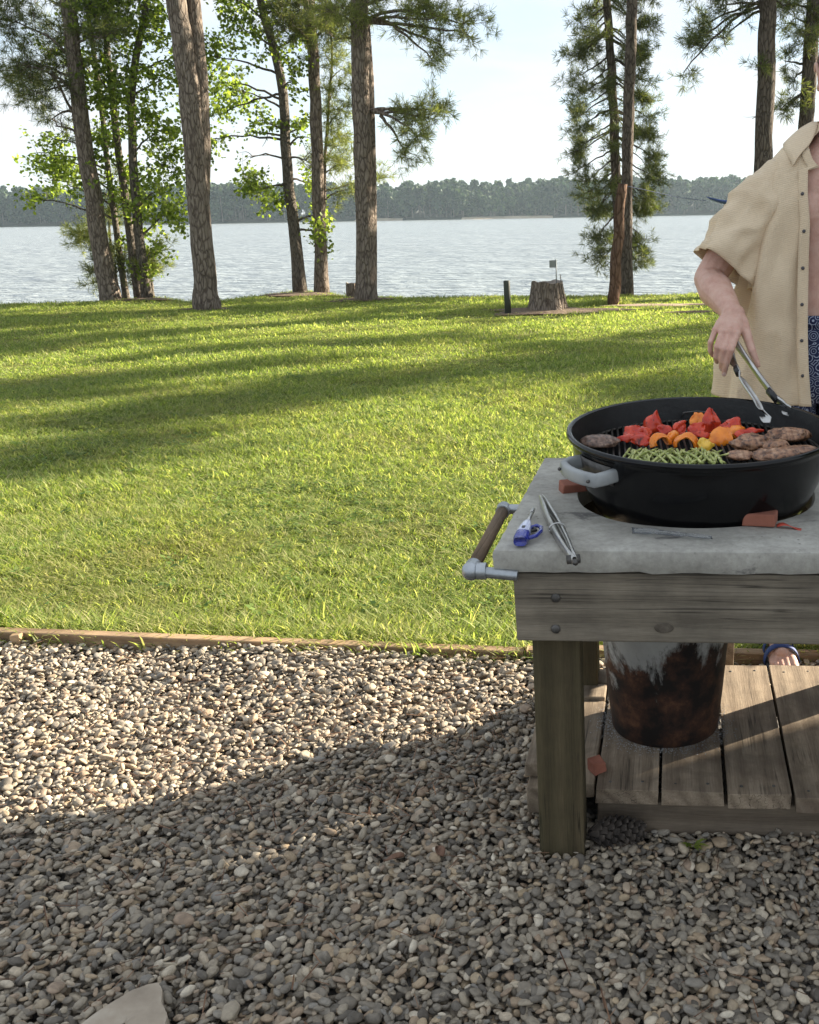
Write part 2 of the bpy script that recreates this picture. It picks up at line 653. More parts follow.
# lake
m, nt, N, L, b = _mat('lake_water')
v = coords(N, L, (0.55, 1.0, 1), rnd=False)
n1 = tex_noise(N, L, v, 1.5, 4, 0.6, 0.4)
n2 = tex_noise(N, L, v, 0.33, 4, 0.55, 0.3)
n3 = tex_noise(N, L, v, 0.05, 3, 0.5, 0.3)
ad = N.new('ShaderNodeMath'); ad.operation = 'MULTIPLY_ADD'
ad.inputs[1].default_value = 1.3
L.new(n2, ad.inputs[0]); L.new(n1, ad.inputs[2])
ad2 = N.new('ShaderNodeMath'); ad2.operation = 'MULTIPLY_ADD'
ad2.inputs[1].default_value = 2.0
L.new(n3, ad2.inputs[0]); L.new(ad.outputs[0], ad2.inputs[2])
b.inputs['Base Color'].default_value = (0.22, 0.25, 0.26, 1)
b.inputs['Roughness'].default_value = 0.22
b.inputs['IOR'].default_value = 1.33
bump(N, L, ad2.outputs[0], b, 1.0, 0.7)
M_WATER = m
g = MB()
xs = [-1400, -300, -60, -20, 0, 20, 60, 300, 1400]
ys = [17.9, 20, 40, 120, 300, 590, 720]
g.grid([[Vector((x, y, LAKE_Z)) for x in xs] for y in ys])
tag(g.build('lake', M_WATER), kind='structure')

# far shore: low wooded hills 560-640 m away
def far_y(x):
    x = np.asarray(x, float)
    return 548 + 22 * np.sin(x * 0.011 + 0.5) + 9 * np.sin(x * 0.041) + np.clip(x, 0, 400) * 0.10 + 14 * np.exp(-((x + 38) / 24) ** 2)


def far_h(x, y):
    d = np.clip(y - far_y(x), -8, 400)
    return LAKE_Z + np.where(d < 0, d * 0.2, np.minimum(d, 4) * 0.28 + np.clip(d - 4, 0, 90) * 0.05 * (1 + 0.35 * np.sin(np.asarray(x, float) * 0.013 + 1)))


M_FARGROUND = mat_noisy('far_bank_soil', [(0.35, (0.02, 0.028, 0.016)), (0.7, (0.05, 0.05, 0.03))], 0.08, 5, 0.95, 0, rnd=False)
xs = np.linspace(-1000, 1000, 201)
Pg = []
for t in (-6, 0, 1, 2.5, 4, 12, 30, 60, 100, 200):
    yy = far_y(xs) + t
    zz = far_h(xs, yy)
    Pg.append([Vector((x, y, z)) for x, y, z in zip(xs, yy, zz)])
g = MB()
g.grid(Pg)
tag(g.build('far_shore_hills', M_FARGROUND), kind='structure')
# pale beach on the point
M_BEACH = mat_noisy('beach_sand', [(0.3, (0.34, 0.27, 0.19)), (0.7, (0.46, 0.39, 0.29))], 0.2, 4, 0.9, 0, rnd=False)
for bx0, bx1 in ((-68, -22), (-122, -98)):
    g = MB()
    bx = np.linspace(bx0, bx1, 30)
    Pg = []
    for t, up in ((-0.6, 0.1), (1.2, 0.25), (3.5, 0.35), (5.0, 0.12)):
        yy = far_y(bx) + t
        w = np.sin(np.linspace(0, math.pi, 30)) ** 0.5
        zz = far_h(bx, yy) + up * w
        Pg.append([Vector(p) for p in zip(bx, yy, zz)])
    g.grid(Pg)
    tag(g.build('far_beach', M_BEACH), kind='structure')

# the wood itself: hundreds of crowns made of leaf clumps, with pale pine trunks along the water
M_FARLEAF = mat_leaf('far_foliage', [(0.0, (0.012, 0.030, 0.018)), (0.4, (0.022, 0.050, 0.024)), (0.75, (0.036, 0.070, 0.030)), (1.0, (0.075, 0.11, 0.042))], 0.2, 0.7)
M_FARTRUNK = mat_noisy('far_bark', [(0.3, (0.12, 0.1, 0.085)), (0.7, (0.22, 0.19, 0.16))], 0.6, 3, 0.9, 0, rnd=False)
qv, qf, qm = [], [], []
nv_ = 0
for i in range(2500):
    fr = RNG.random() ** 1.4
    if i < 2000:
        x = RNG.uniform(-370, 400)
    else:
        x = RNG.uniform(-800, 620)
    y = float(far_y(x)) + 3 + fr * 75
    z0 = float(far_h(x, y))
    pine = RNG.random() < 0.62
    h = RNG.uniform(13, 17.5) if pine else RNG.uniform(9, 14.5)
    if -70 < x < -20 and fr < 0.25:
        h *= 0.62
    n = 120 if pine else 140
    u = RNG.random(n)
    if pine:
        zc = z0 + h * (0.42 + 0.58 * u)
        rad = (0.17 * h) * np.sqrt(np.clip(1.08 - u, 0.03, 1)) * RNG.uniform(0.45, 1.05, n)
    else:
        zc = z0 + h * (0.12 + 0.88 * u)
        rad = (0.3 * h) * np.sqrt(np.clip(u * (1.05 - u) * 4, 0.05, 1)) * RNG.uniform(0.5, 1.05, n)
    an = RNG.uniform(0, 2 * math.pi, n)
    c = np.stack([x + rad * np.cos(an), y + rad * np.sin(an), zc], 1)
    a = RNG.normal(size=(n, 3)); a /= np.linalg.norm(a, axis=1)[:, None]
    b2 = RNG.normal(size=(n, 3)); b2 -= a * np.sum(a * b2, 1)[:, None]; b2 /= np.linalg.norm(b2, axis=1)[:, None]
    s = RNG.uniform(0.6, 1.7, n)[:, None]
    quad = np.stack([c - a * s, c - b2 * s * 0.8, c + a * s, c + b2 * s * 0.8], 1).reshape(-1, 3)
    qv.append(quad)
    qf.append(np.arange(n * 4).reshape(n, 4) + nv_)
    qm.append(np.zeros(n, int))
    nv_ += n * 4
    if pine and fr < 0.35:
        w = 0.22
        tr = np.array([[x - w, y, z0 - 0.3], [x + w, y, z0 - 0.3], [x + w * 0.6, y, z0 + h * 0.85], [x - w * 0.6, y, z0 + h * 0.85],
                       [x, y - w, z0 - 0.3], [x, y + w, z0 - 0.3], [x, y + w * 0.6, z0 + h * 0.85], [x, y - w * 0.6, z0 + h * 0.85]])
        qv.append(tr)
        qf.append(np.array([[0, 1, 2, 3], [4, 5, 6, 7]]) + nv_)
        qm.append(np.ones(2, int))
        nv_ += 8
fw = np_mesh('far_woods', np.concatenate(qv), np.concatenate(qf), 4, None, mats=[M_FARLEAF, M_FARTRUNK], midx=np.concatenate(qm))
tag(fw, 'blue green wooded far shore across the lake', None, None, 'stuff')

# air over the lake
hz_m, nt, N, L, b = _mat('lake_air')
N.remove(b)
pv = N.new('ShaderNodeVolumePrincipled')
pv.inputs['Color'].default_value = (0.72, 0.88, 1.0, 1)
pv.inputs['Density'].default_value = 0.00016
pv.inputs['Anisotropy'].default_value = 0.25
L.new(pv.outputs['Volume'], N['Material Output'].inputs['Volume'])
HAZE = True
if HAZE:
    g = MB()
    g.box((-1500, -60, -18), (1500, 900, 45))
    tag(g.build('haze', hz_m, smooth=False), 'thin pale air over the lake', None, None, 'stuff')

# ------------------------------------------------------------------ timber edging
M_EDGE = mat_wood('edging_timber', 0, (0.17, 0.105, 0.06), (0.32, 0.22, 0.135), (0.44, 0.33, 0.21), 50, 0.3)
for (xa, xb, lab) in ((-6.0, -0.24, 'long brown timber edging between the gravel and the lawn'),
                      (-0.23, 4.0, 'timber edging behind the grill table by the sandals')):
    ya, yb = float(board_y(xa)), float(board_y(xb))
    ln = math.hypot(xb - xa, yb - ya)
    g = MB()
    n = 24
    pts = [[Vector((ln * i / n - ln / 2, dy + 0.006 * math.sin(i * 0.9), dz + 0.004 * math.sin(i * 0.7 + 1))) for (dy, dz) in ((-0.019, -0.06), (-0.019, 0.036), (0.019, 0.038), (0.019, -0.06))] for i in range(n + 1)]
    g.grid(pts, wrap=True)
    g.f.append((0, 1, 2, 3)); g.m.append(0)
    k = n * 4
    g.f.append((k + 3, k + 2, k + 1, k)); g.m.append(0)
    o = g.build('timber_edging', M_EDGE, bevel=0.004, smooth=False)
    o.location = ((xa + xb) / 2, (ya + yb) / 2, 0)
    o.rotation_euler.z = math.atan2(yb - ya, xb - xa)
    tag(o, lab, 'edging')
p = on(17, 640, 0.02)
g = MB()
g.box((-0.017, -0.012, -0.1), (0.017, 0.012, 0.040), jit=0.003)
o = g.build('edging_stake', M_EDGE, bevel=0.003, smooth=False)
o.location = (p.x, float(board_y(p.x)) - 0.037, 0)
tag(o, 'short wooden stake against the front of the timber edging', 'stake')

# ------------------------------------------------------------------ river gravel
m, nt, N, L, b = _mat('river_pebble')
oi = N.new('ShaderNodeObjectInfo')
r = ramp(N, [(0.0, (0.12, 0.11, 0.10)), (0.14, (0.21, 0.195, 0.175)), (0.34, (0.30, 0.27, 0.23)), (0.5, (0.39, 0.35, 0.29)), (0.62, (0.245, 0.24, 0.235)),
             (0.72, (0.44, 0.36, 0.26)), (0.82, (0.33, 0.255, 0.2)), (0.92, (0.52, 0.465, 0.385)), (1.0, (0.62, 0.58, 0.51))])
L.new(oi.outputs['Random'], r.inputs['Fac'])
v = coords(N, L, (1, 1, 2.2))
st = tex_noise(N, L, v, 1.1, 6, 0.65, 0.5)
rs = ramp(N, [(0.3, (0.58, 0.535, 0.47)), (0.55, (0.94, 0.865, 0.755)), (0.75, (1.25, 1.14, 0.97))])
L.new(st, rs.inputs['Fac'])
col = mixc(N, L, 0.9, r.outputs['Color'], rs.outputs['Color'], 'MULTIPLY')
L.new(col, b.inputs['Base Color'])
b.inputs['Roughness'].default_value = 0.68
b.inputs['Specular IOR Level'].default_value = 0.35
bump(N, L, tex_noise(N, L, v, 9, 4, 0.6), b, 0.25, 0.05)
M_PEBBLE = m


def pebble(i):
    bm = bmesh.new()
    bmesh.ops.create_icosphere(bm, subdivisions=2 if i % 3 else 3, radius=1.0)
    rr = random.Random(100 + i)
    off = Vector((rr.uniform(-50, 50), rr.uniform(-50, 50), rr.uniform(-50, 50)))
    w, t = rr.uniform(0.45, 0.78), rr.uniform(0.24, 0.44)
    sq = rr.uniform(2.0, 2.9)
    for vv in bm.verts:
        c = vv.co.copy()
        d = (abs(c.x) ** sq + abs(c.y) ** sq + abs(c.z) ** sq) ** (1 / sq)
        c = c / d
        c *= 1 + 0.30 * noise.noise(c * 0.9 + off) + 0.13 * noise.noise(c * 2.1 + off)
        vv.co = Vector((c.x, c.y * w, c.z * t))
    me = bpy.data.meshes.new('pebble')
    bm.to_mesh(me)
    bm.free()
    me.polygons.foreach_set('use_smooth', [True] * len(me.polygons))
    me.materials.append(M_PEBBLE)
    return bpy.data.objects.new('pebble', me)


peb = [pebble(i) for i in range(26)]
st_ = 0.0138
gx, gy = np.meshgrid(np.arange(-3.1, 2.0, st_), np.arange(0.55, 3.6, st_))
gx, gy = gx.ravel(), gy.ravel()
PX, PY, PZ = [], [], []
for lay, (zl, keep) in enumerate(((-0.016, 1.0), (-0.001, 0.8), (0.009, 0.22))):
    k = RNG.random(len(gx)) < keep
    x, y = gx[k] + RNG.uniform(-0.6, 0.6, k.sum()) * st_, gy[k] + RNG.uniform(-0.6, 0.6, k.sum()) * st_
    ok = (y < board_y(x) - 0.028)
    PX.append(x[ok]); PY.append(y[ok]); PZ.append(np.full(ok.sum(), zl) + RNG.uniform(-0.004, 0.004, ok.sum()))
# strays along the lawn edge and under the front of the deck
px_, py_, pz_ = np.concatenate(PX), np.concatenate(PY), np.concatenate(PZ)
hump = 0.014 * np.clip((py_ - board_y(px_) + 0.35) / 0.3, 0, 1) + 0.010 * np.sin(px_ * 3.1 + 1.0) * np.sin(py_ * 3.7) + 0.006 * np.sin(px_ * 7.3 + py_ * 5.1)
under = (px_ > -0.1) & (px_ < 0.95) & (py_ > 2.05) & (py_ < 2.6)
keep = ~under
px_, py_, pz_ = px_[keep], py_[keep], (pz_ + hump)[keep]
n = len(px_)
sz = np.clip(RNG.lognormal(math.log(0.0094), 0.27, n), 0.0055, 0.0185)
far_fac = np.clip((py_ - 1.3) / 2.0, 0, 1)
sz *= 1.08 - 0.12 * far_fac
rot = np.stack([RNG.normal(0, 0.33, n), RNG.normal(0, 0.33, n), RNG.uniform(0, 6.283, n)], 1)
scl = np.stack([sz, sz * RNG.uniform(0.85, 1.1, n), sz * RNG.uniform(0.85, 1.2, n)], 1)
scatter('gravel', np.stack([px_, py_, pz_], 1), rot, scl, RNG.integers(0, 26, n), peb, 'grey and tan river pebbles covering the ground')

# ------------------------------------------------------------------ grass
M_BLADE = mat_leaf('grass_blade', [(0.0, (0.14, 0.19, 0.045)), (0.3, (0.225, 0.30, 0.085)), (0.6, (0.325, 0.385, 0.13)), (0.85, (0.42, 0.45, 0.185)), (1.0, (0.51, 0.46, 0.27))], 0.6, 0.55, 'island', 0.25)


def clump(i, nb, spread, hmin, hmax, wid, segs=3):
    rr = np.random.default_rng(500 + i)
    vs, fs = [], []
    for _ in range(nb):
        a, r0 = rr.uniform(0, 6.283), spread * math.sqrt(rr.random())
        bx, by = r0 * math.cos(a), r0 * math.sin(a)
        h = rr.uniform(hmin, hmax)
        d = rr.uniform(0, 6.283)
        lean = rr.uniform(0.2, 1.6) * h
        dx, dy = math.cos(d), math.sin(d)
        w = wid * rr.uniform(0.7, 1.3)
        sx, sy = -dy * w, dx * w
        o = len(vs)
        for s in range(segs + 1):
            t = s / segs
            cx, cy, cz = bx + dx * lean * t ** 1.8, by + dy * lean * t ** 1.8, h * (t - 0.22 * t * t)
            q = (1 - t) ** 0.7 if s == segs else 1 - 0.35 * t
            if s == segs:
                q = 0.08
            vs += [(cx - sx * q, cy - sy * q, cz), (cx + sx * q, cy + sy * q, cz)]
        for s in range(segs):
            k = o + 2 * s
            fs.append((k, k + 1, k + 3, k + 2))
    me = bpy.data.meshes.new('grass_clump')
    me.from_pydata(vs, [], fs)
    me.materials.append(M_BLADE)
    return bpy.data.objects.new('grass_clump', me)


# worn, straw coloured places in the lawn follow where a tuft stands
nt = M_BLADE.node_tree
N, L = nt.nodes, nt.links
oi = N.new('ShaderNodeObjectInfo')
wn_ = tex_noise(N, L, oi.outputs['Location'], 0.9, 5, 0.6)
wr = ramp(N, [(0.49, (0, 0, 0)), (0.65, (0.6, 0.6, 0.6))])
L.new(wn_, wr.inputs['Fac'])
pb = N['Principled BSDF']
src = pb.inputs['Base Color'].links[0].from_socket
L.new(mixc(N, L, wr.outputs['Color'], src, (0.36, 0.29, 0.13)), pb.inputs['Base Color'])
M_CLOVER = mat_leaf('lawn_weed_leaf', [(0.0, (0.07, 0.13, 0.03)), (0.5, (0.12, 0.19, 0.04)), (1.0, (0.2, 0.27, 0.07))], 0.4, 0.5)


def rosette(i):
    rr = np.random.default_rng(700 + i)
    vs, fs = [], []
    for _ in range(16):
        a, r0 = rr.uniform(0, 6.283), rr.uniform(0.004, 0.05)
        c = np.array([r0 * math.cos(a), r0 * math.sin(a), rr.uniform(0.012, 0.038)])
        d = np.array([math.cos(a), math.sin(a), rr.uniform(-0.2, 0.3)])
        w = np.array([-math.sin(a), math.cos(a), rr.uniform(-0.3, 0.3)])
        s = rr.uniform(0.008, 0.015)
        o = len(vs)
        vs += [tuple(c - d * s), tuple(c + w * s * 0.55 - d * s * 0.1), tuple(c + d * s), tuple(c - w * s * 0.55 - d * s * 0.1)]
        fs.append((o, o + 1, o + 2, o + 3))
    me = bpy.data.meshes.new('lawn_weed')
    me.from_pydata(vs, [], fs)
    me.materials.append(M_CLOVER)
    return bpy.data.objects.new('lawn_weed', me)


kinds = [clump(i, 34, 0.055, 0.018, 0.052, 0.0019) for i in range(6)] + [clump(10 + i, 36, 0.09, 0.018, 0.046, 0.0026) for i in range(5)] + \
        [clump(20 + i, 38, 0.16, 0.018, 0.042, 0.0048, 2) for i in range(5)] + [rosette(i) for i in range(4)]
for i, o_ in enumerate(kinds):
    o_.name = 'lawn_tuft_%02d' % i
GP, GI, GS = [], [], []


def spread(n, y0, y1, k0, k1, smin, smax, xl=None):
    y = RNG.uniform(y0, y1, n)
    x = RNG.uniform(-0.66, 0.30, n) * (y + 1.5)
    ok = (y > board_y(x) + 0.03) & (y < shore_y(x) + 0.15)
    for (cx, cy, rx, ry) in ((1.05, 15.35, 1.0, 0.16), (-0.6, 14.7, 0.9, 0.45), (-5.3, 18.9, .8, .38), (-3.95, 17.35, .42, .28), (-7.7, 18.4, .6, .3), (-6.05, 16.25, .3, .2)):
        ok &= ((x - cx) / rx) ** 2 + ((y - cy) / ry) ** 2 > RNG.uniform(0.5, 1.15, n)
    # worn, thinner places
    thin = np.sin(x * 2.3 + 1.1 * y) * np.sin(y * 1.9 - 0.7 * x) + 0.5 * np.sin(x * 5.1 + 2) * np.sin(y * 4.3)
    ok &= RNG.random(n) > np.clip(thin * 0.55 - 0.1, 0, 0.8)
    x, y = x[ok], y[ok]
    GP.append(np.stack([x, y, ground_z(x, y) - 0.018], 1))
    gk = RNG.integers(k0, k1, len(x))
    if k0 < 11:
        weed = RNG.random(len(x)) < 0.05 + 0.13 * (np.sin(x * 1.9 + 1) * np.sin(y * 2.3) > 0.45)
        gk = np.where(weed, RNG.integers(16, 20, len(x)), gk)
    GI.append(gk)
    tall = 1 + 0.35 * np.sin(x * 1.7 + 0.6) * np.sin(y * 1.3 + 2) + 0.25 * np.sin(x * 4.1) * np.sin(y * 3.7 + 1)
    s = RNG.uniform(smin, smax, len(x))
    GS.append(np.stack([s, s, s * np.clip(tall, 0.5, 1.7)], 1))


spread(11500, 2.8, 5.2, 0, 6, 0.75, 1.25)
spread(12000, 5.0, 9.0, 6, 11, 0.75, 1.25)
spread(15000, 8.6, 19.8, 11, 16, 0.7, 1.2)
# longer tufts along the timber, at the post and the trunks
x = RNG.uniform(-2.6, 1.4, 900)
y = board_y(x) + 0.03 + np.abs(RNG.normal(0, 0.07, 900))
GP.append(np.stack([x, y, np.full(900, -0.018)], 1)); GI.append(RNG.integers(0, 6, 900))
s = RNG.uniform(0.9, 1.6, 900); GS.append(np.stack([s, s, s * 1.25], 1))
q = on(612, 304, 0)
for (cx, cy, k, sp, hh) in ((q.x - 0.12, q.y + 0.05, 26, 0.14, 3.4), (q.x + 0.1, q.y, 12, 0.1, 2.2), (-5.3, 16.4, 14, 0.25, 2.4), (-2.2, 17.5, 14, 0.5, 1.5)):
    x, y = cx + RNG.normal(0, sp, k), cy + RNG.normal(0, sp * 0.6, k)
    GP.append(np.stack([x, y, ground_z(x, y) - 0.02], 1)); GI.append(RNG.integers(0, 6, k))
    s = RNG.uniform(0.8, 1.3, k); GS.append(np.stack([s * 1.3, s * 1.3, s * hh], 1))
x = RNG.uniform(-12, 5, 700)
y = shore_y(x) + RNG.uniform(-0.3, 0.25, 700)
GP.append(np.stack([x, y, ground_z(x, y) - 0.02], 1)); GI.append(RNG.integers(6, 11, 700))
s = RNG.uniform(0.8, 1.5, 700); GS.append(np.stack([s, s, s * 1.5], 1))
gp, gi_, gs = np.concatenate(GP), np.concatenate(GI), np.concatenate(GS)
n = len(gp)
rot = np.stack([RNG.normal(0, 0.12, n), RNG.normal(0, 0.12, n), RNG.uniform(0, 6.283, n)], 1)
scatter('grass', gp, rot, gs, gi_, kinds, 'mown green grass of the lawn down to the lake')


# ------------------------------------------------------------------ trees
def mat_bark(name, c0, c1, c2, scale=7.0, bstr=1.0):
    m, nt, N, L, b = _mat(name)
    v = coords(N, L, (1, 1, 0.28))
    wv = tex_noise(N, L, v, 6, 4, 0.6)
    va = N.new('ShaderNodeVectorMath'); va.operation = 'MULTIPLY_ADD'
    L.new(wv, va.inputs[0]); va.inputs[1].default_value = (0.12, 0.12, 0.12); L.new(v, va.inputs[2])
    vo = N.new('ShaderNodeTexVoronoi')
    vo.feature = 'DISTANCE_TO_EDGE'
    vo.inputs['Scale'].default_value = scale * 3.2
    L.new(va.outputs[0], vo.inputs['Vector'])
    f = tex_noise(N, L, v, scale * 2.5, 6, 0.7)
    rr = ramp(N, [(0.0, (0, 0, 0)), (0.16, (1, 1, 1))])
    L.new(vo.outputs['Distance'], rr.inputs['Fac'])
    h = mixc(N, L, 0.68, rr.outputs['Color'], f)
    r = ramp(N, [(0.25, c0), (0.55, c1), (0.85, c2)])
    L.new(h, r.inputs['Fac'])
    L.new(r.outputs['Color'], b.inputs['Base Color'])
    b.inputs['Roughness'].default_value = 0.95
    b.inputs['Specular IOR Level'].default_value = 0.15
    bump(N, L, h, b, bstr, 0.04)
    return m


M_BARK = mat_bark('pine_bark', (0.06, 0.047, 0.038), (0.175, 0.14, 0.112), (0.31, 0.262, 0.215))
M_BARK_DARK = mat_bark('shaded_pine_bark', (0.035, 0.028, 0.023), (0.10, 0.08, 0.065), (0.18, 0.15, 0.12))  # pine bark with the shade of backlit trunks put into its colour
M_BARK_RED = mat_bark('weathered_pole_bark', (0.05, 0.03, 0.02), (0.12, 0.072, 0.048), (0.19, 0.122, 0.085), 6)
M_BARK_GREY = mat_bark('sweetgum_bark', (0.05, 0.043, 0.036), (0.14, 0.118, 0.095), (0.24, 0.21, 0.175), 10)
M_LEAF = mat_leaf('sweetgum_leaf', [(0.0, (0.08, 0.12, 0.028)), (0.4, (0.16, 0.22, 0.045)), (0.75, (0.25, 0.32, 0.07)), (1.0, (0.34, 0.40, 0.11))], 0.66, 0.5)
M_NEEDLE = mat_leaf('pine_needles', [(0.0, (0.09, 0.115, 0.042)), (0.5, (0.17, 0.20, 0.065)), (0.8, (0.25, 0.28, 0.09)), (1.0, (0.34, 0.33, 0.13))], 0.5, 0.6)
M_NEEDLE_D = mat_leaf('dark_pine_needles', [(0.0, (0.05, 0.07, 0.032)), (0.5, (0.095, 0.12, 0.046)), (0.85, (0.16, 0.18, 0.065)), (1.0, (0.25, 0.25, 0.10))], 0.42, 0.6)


class Leaves:
    """collects leaf or needle faces as numpy blocks"""
    def __init__(self):
        self.q = []

    def broad(self, c, size):
        """star like leaf: two crossed rhombi folded a little"""
        c = np.asarray(c)
        n = len(c)
        a = RNG.normal(size=(n, 3)); a[:, 2] -= 0.5; a /= np.linalg.norm(a, axis=1)[:, None]
        w = RNG.normal(size=(n, 3)); w[:, 2] *= 0.5; w -= a * np.sum(a * w, 1)[:, None]; w /= np.linalg.norm(w, axis=1)[:, None]
        s = (size * RNG.uniform(0.65, 1.25, n))[:, None]
        self.q.append(np.stack([c, c + a * s * 0.55 + w * s * 0.55, c + a * s * 1.1, c + a * s * 0.55 - w * s * 0.55], 1))

    def needles(self, c, d, length, per=14, width=0.008):
        """a tuft of needles round each twig tip c pointing along d"""
        c, d = np.asarray(c), np.asarray(d)
        n = len(c)
        c2 = np.repeat(c, per, 0)
        d2 = np.repeat(d, per, 0) * 0.75 + RNG.normal(0, 0.62, (n * per, 3))
        d2[:, 2] -= 0.05
        d2 /= np.linalg.norm(d2, axis=1)[:, None]
        w = RNG.normal(size=d2.shape); w -= d2 * np.sum(d2 * w, 1)[:, None]; w /= np.linalg.norm(w, axis=1)[:, None]
        s = (length * RNG.uniform(0.7, 1.2, n * per))[:, None]
        w *= width
        self.q.append(np.stack([c2 - w * 0.6, c2 + w * 0.6, c2 + d2 * s + w * 0.5, c2 + d2 * s - w * 0.5], 1))

    def build(self, name, mat, parent, origin):
        q = np.concatenate(self.q).reshape(-1, 3) - np.asarray(origin)[None]
        return np_mesh(name, q, np.arange(len(q)).reshape(-1, 4), 4, mat, parent)


def vrand():
    v = Vector((random.gauss(0, 1), random.gauss(0, 1), random.gauss(0, 1)))
    return v.normalized()


def bez(a, b2, c, n):
    return [a * (1 - t) ** 2 + b2 * 2 * t * (1 - t) + c * t * t for t in [i / n for i in range(n + 1)]]


def pl(pts, t):
    """point on polyline at fraction t"""
    s = t * (len(pts) - 1)
    i = min(int(s), len(pts) - 2)
    return pts[i].lerp(pts[i + 1], s - i)


class Tree:
    def __init__(self, name, label, base, bark, leafmat, kind, cat='tree', group=None):
        self.o = Vector(base)
        self.root = thing(name, label, cat, base, group=group)
        self.wood, self.limbs, self.lv = MB(), MB(), Leaves()
        self.bark, self.leafmat, self.kind = bark, leafmat, kind
        self.nleaf = 0

    def trunk(self, pts, r0, r1, n=16, flare=1.35):
        P2, R2 = [], []
        k = max(10, int((pts[-1] - pts[0]).length / 0.45))
        for i in range(k + 1):
            t = i / k
            p = pl(pts, t)
            w = 0.012 if 0 < i else 0
            P2.append(p + Vector((random.uniform(-w, w), random.uniform(-w, w), 0)))
            h = (p - pts[0]).length
            R2.append((r0 + (r1 - r0) * t) * (1 + (flare - 1) * math.exp(-h / 0.22)))
        P2[0] = P2[0] - Vector((0, 0, 0.25))
        self.wood.tube(P2, R2, n, rough=0.05)
        self.tp = pts

    def foliage_twig(self, a, c, r, dens):
        """a twig from a to c carrying leaves on its outer part"""
        mid = a.lerp(c, 0.5) + vrand() * (c - a).length * 0.14 + Vector((0, 0, 0.08 * (c - a).length))
        tp = bez(a, mid, c, 4)
        self.limbs.tube(tp, [r, r * 0.8, r * 0.62, r * 0.45, r * 0.28], 4, cap=False)
        ln = (c - a).length
        if self.kind == 'broad':
            n = max(3, int(dens * ln * 46))
            cs = []
            for _ in range(n):
                t = random.uniform(0.3, 1.05)
                cs.append(pl(tp, min(t, 1)) + vrand() * random.uniform(0.02, 0.13))
            self.lv.broad([tuple(p) for p in cs], self.leafsize)
        else:
            n = max(2, int(dens * ln * 9))
            cs, ds = [], []
            for _ in range(n):
                t = 1 - random.random() ** 1.3 * 0.75
                p = pl(tp, t)
                d = (pl(tp, min(1, t + 0.1)) - pl(tp, max(0, t - 0.1)))
                d = d.normalized() * 0.8 + Vector((0, 0, 0.35))
                cs.append(tuple(p + vrand() * 0.03)); ds.append(tuple(d.normalized()))
            self.lv.needles(cs, ds, self.nlen, self.per, self.nw)

    leafsize, nlen, per, nw = 0.062, 0.125, 13, 0.0048

    def limb(self, a, c, r0, r1, bend=0.15, up=0.1, n=8):
        ln = (c - a).length
        mid = a.lerp(c, 0.5) + vrand() * ln * bend * 0.6 + Vector((0, 0, up * ln))
        lp = bez(a, mid, c, n)
        for i in range(1, n):
            lp[i] = lp[i] + vrand() * ln * 0.018
        self.limbs.tube(lp, [r0 + (r1 - r0) * i / n for i in range(n + 1)], 6, cap=False)
        return lp

    def spray(self, a, c, rad, twigs=14, dens=1.0, r0=0.03, up=0.1, sub=3, start=0.35):
        """one limb from trunk point a to c with twigs filling an ellipsoid rad=(rx,ry,rz) about its outer end"""
        lp = self.limb(a, c, r0, r0 * 0.3, up=up)
        for _ in range(twigs):
            q = vrand()
            k = random.random() ** 0.45
            e = c + Vector((q.x * rad[0], q.y * rad[1], q.z * rad[2])) * k
            best, bd = None, 1e9
            for t in (start, start + 0.15, start + 0.3, start + 0.45, 0.95, 1.0):
                p = pl(lp, min(t, 1.0))
                d = (p - e).length
                if d < bd:
                    best, bd = p, d
            if bd < 0.05:
                continue
            self.foliage_twig(best, e, r0 * 0.24, dens)
            for _s in range(sub):
                st = best.lerp(e, random.uniform(0.35, 0.95))
                e2 = st + (e - best) * random.uniform(0.15, 0.45) + vrand() * min(0.45, 0.45 * max(rad))
                self.foliage_twig(st, e2, r0 * 0.13, dens)

    def dead(self, a, c, r0, forks=3):
        lp = self.limb(a, c, r0, r0 * 0.35, 0.3, 0.15)
        for _ in range(forks):
            p = pl(lp, random.uniform(0.4, 0.95))
            self.limb(p, p + (c - a) * random.uniform(0.15, 0.4) + vrand() * 0.25, r0 * 0.4, r0 * 0.12, 0.3, 0.1, 5)

    def finish(self, crown='crown'):
        self.wood.build('trunk', self.bark, self.root, self.o)
        if self.limbs.v:
            self.limbs.build('branches', self.bark, self.root, self.o)
        if self.lv.q:
            self.lv.build(crown, self.leafmat, self.root, self.o)


def px_len(d_px, dist):
    return d_px * dist / FPX


def trunk_pts(spec, d, extra_top=None):
    """spec: list of photo pixels along the trunk's middle, base first"""
    pts = []
    for i, (x, y) in enumerate(spec):
        pts.append(at(x, y, d))
    if extra_top:
        v = (pts[-1] - pts[-2]).normalized()
        v = (v + Vector((0, 0, 1.2))).normalized()
        pts.append(pts[-1] + v * extra_top * 0.5)
        pts.append(pts[-1] + Vector((v.x * 0.3, v.y * 0.3, 1)).normalized() * extra_top * 0.5)
    z0 = float(ground_z(pts[0].x, pts[0].y))
    pts[0].z = z0
    return pts


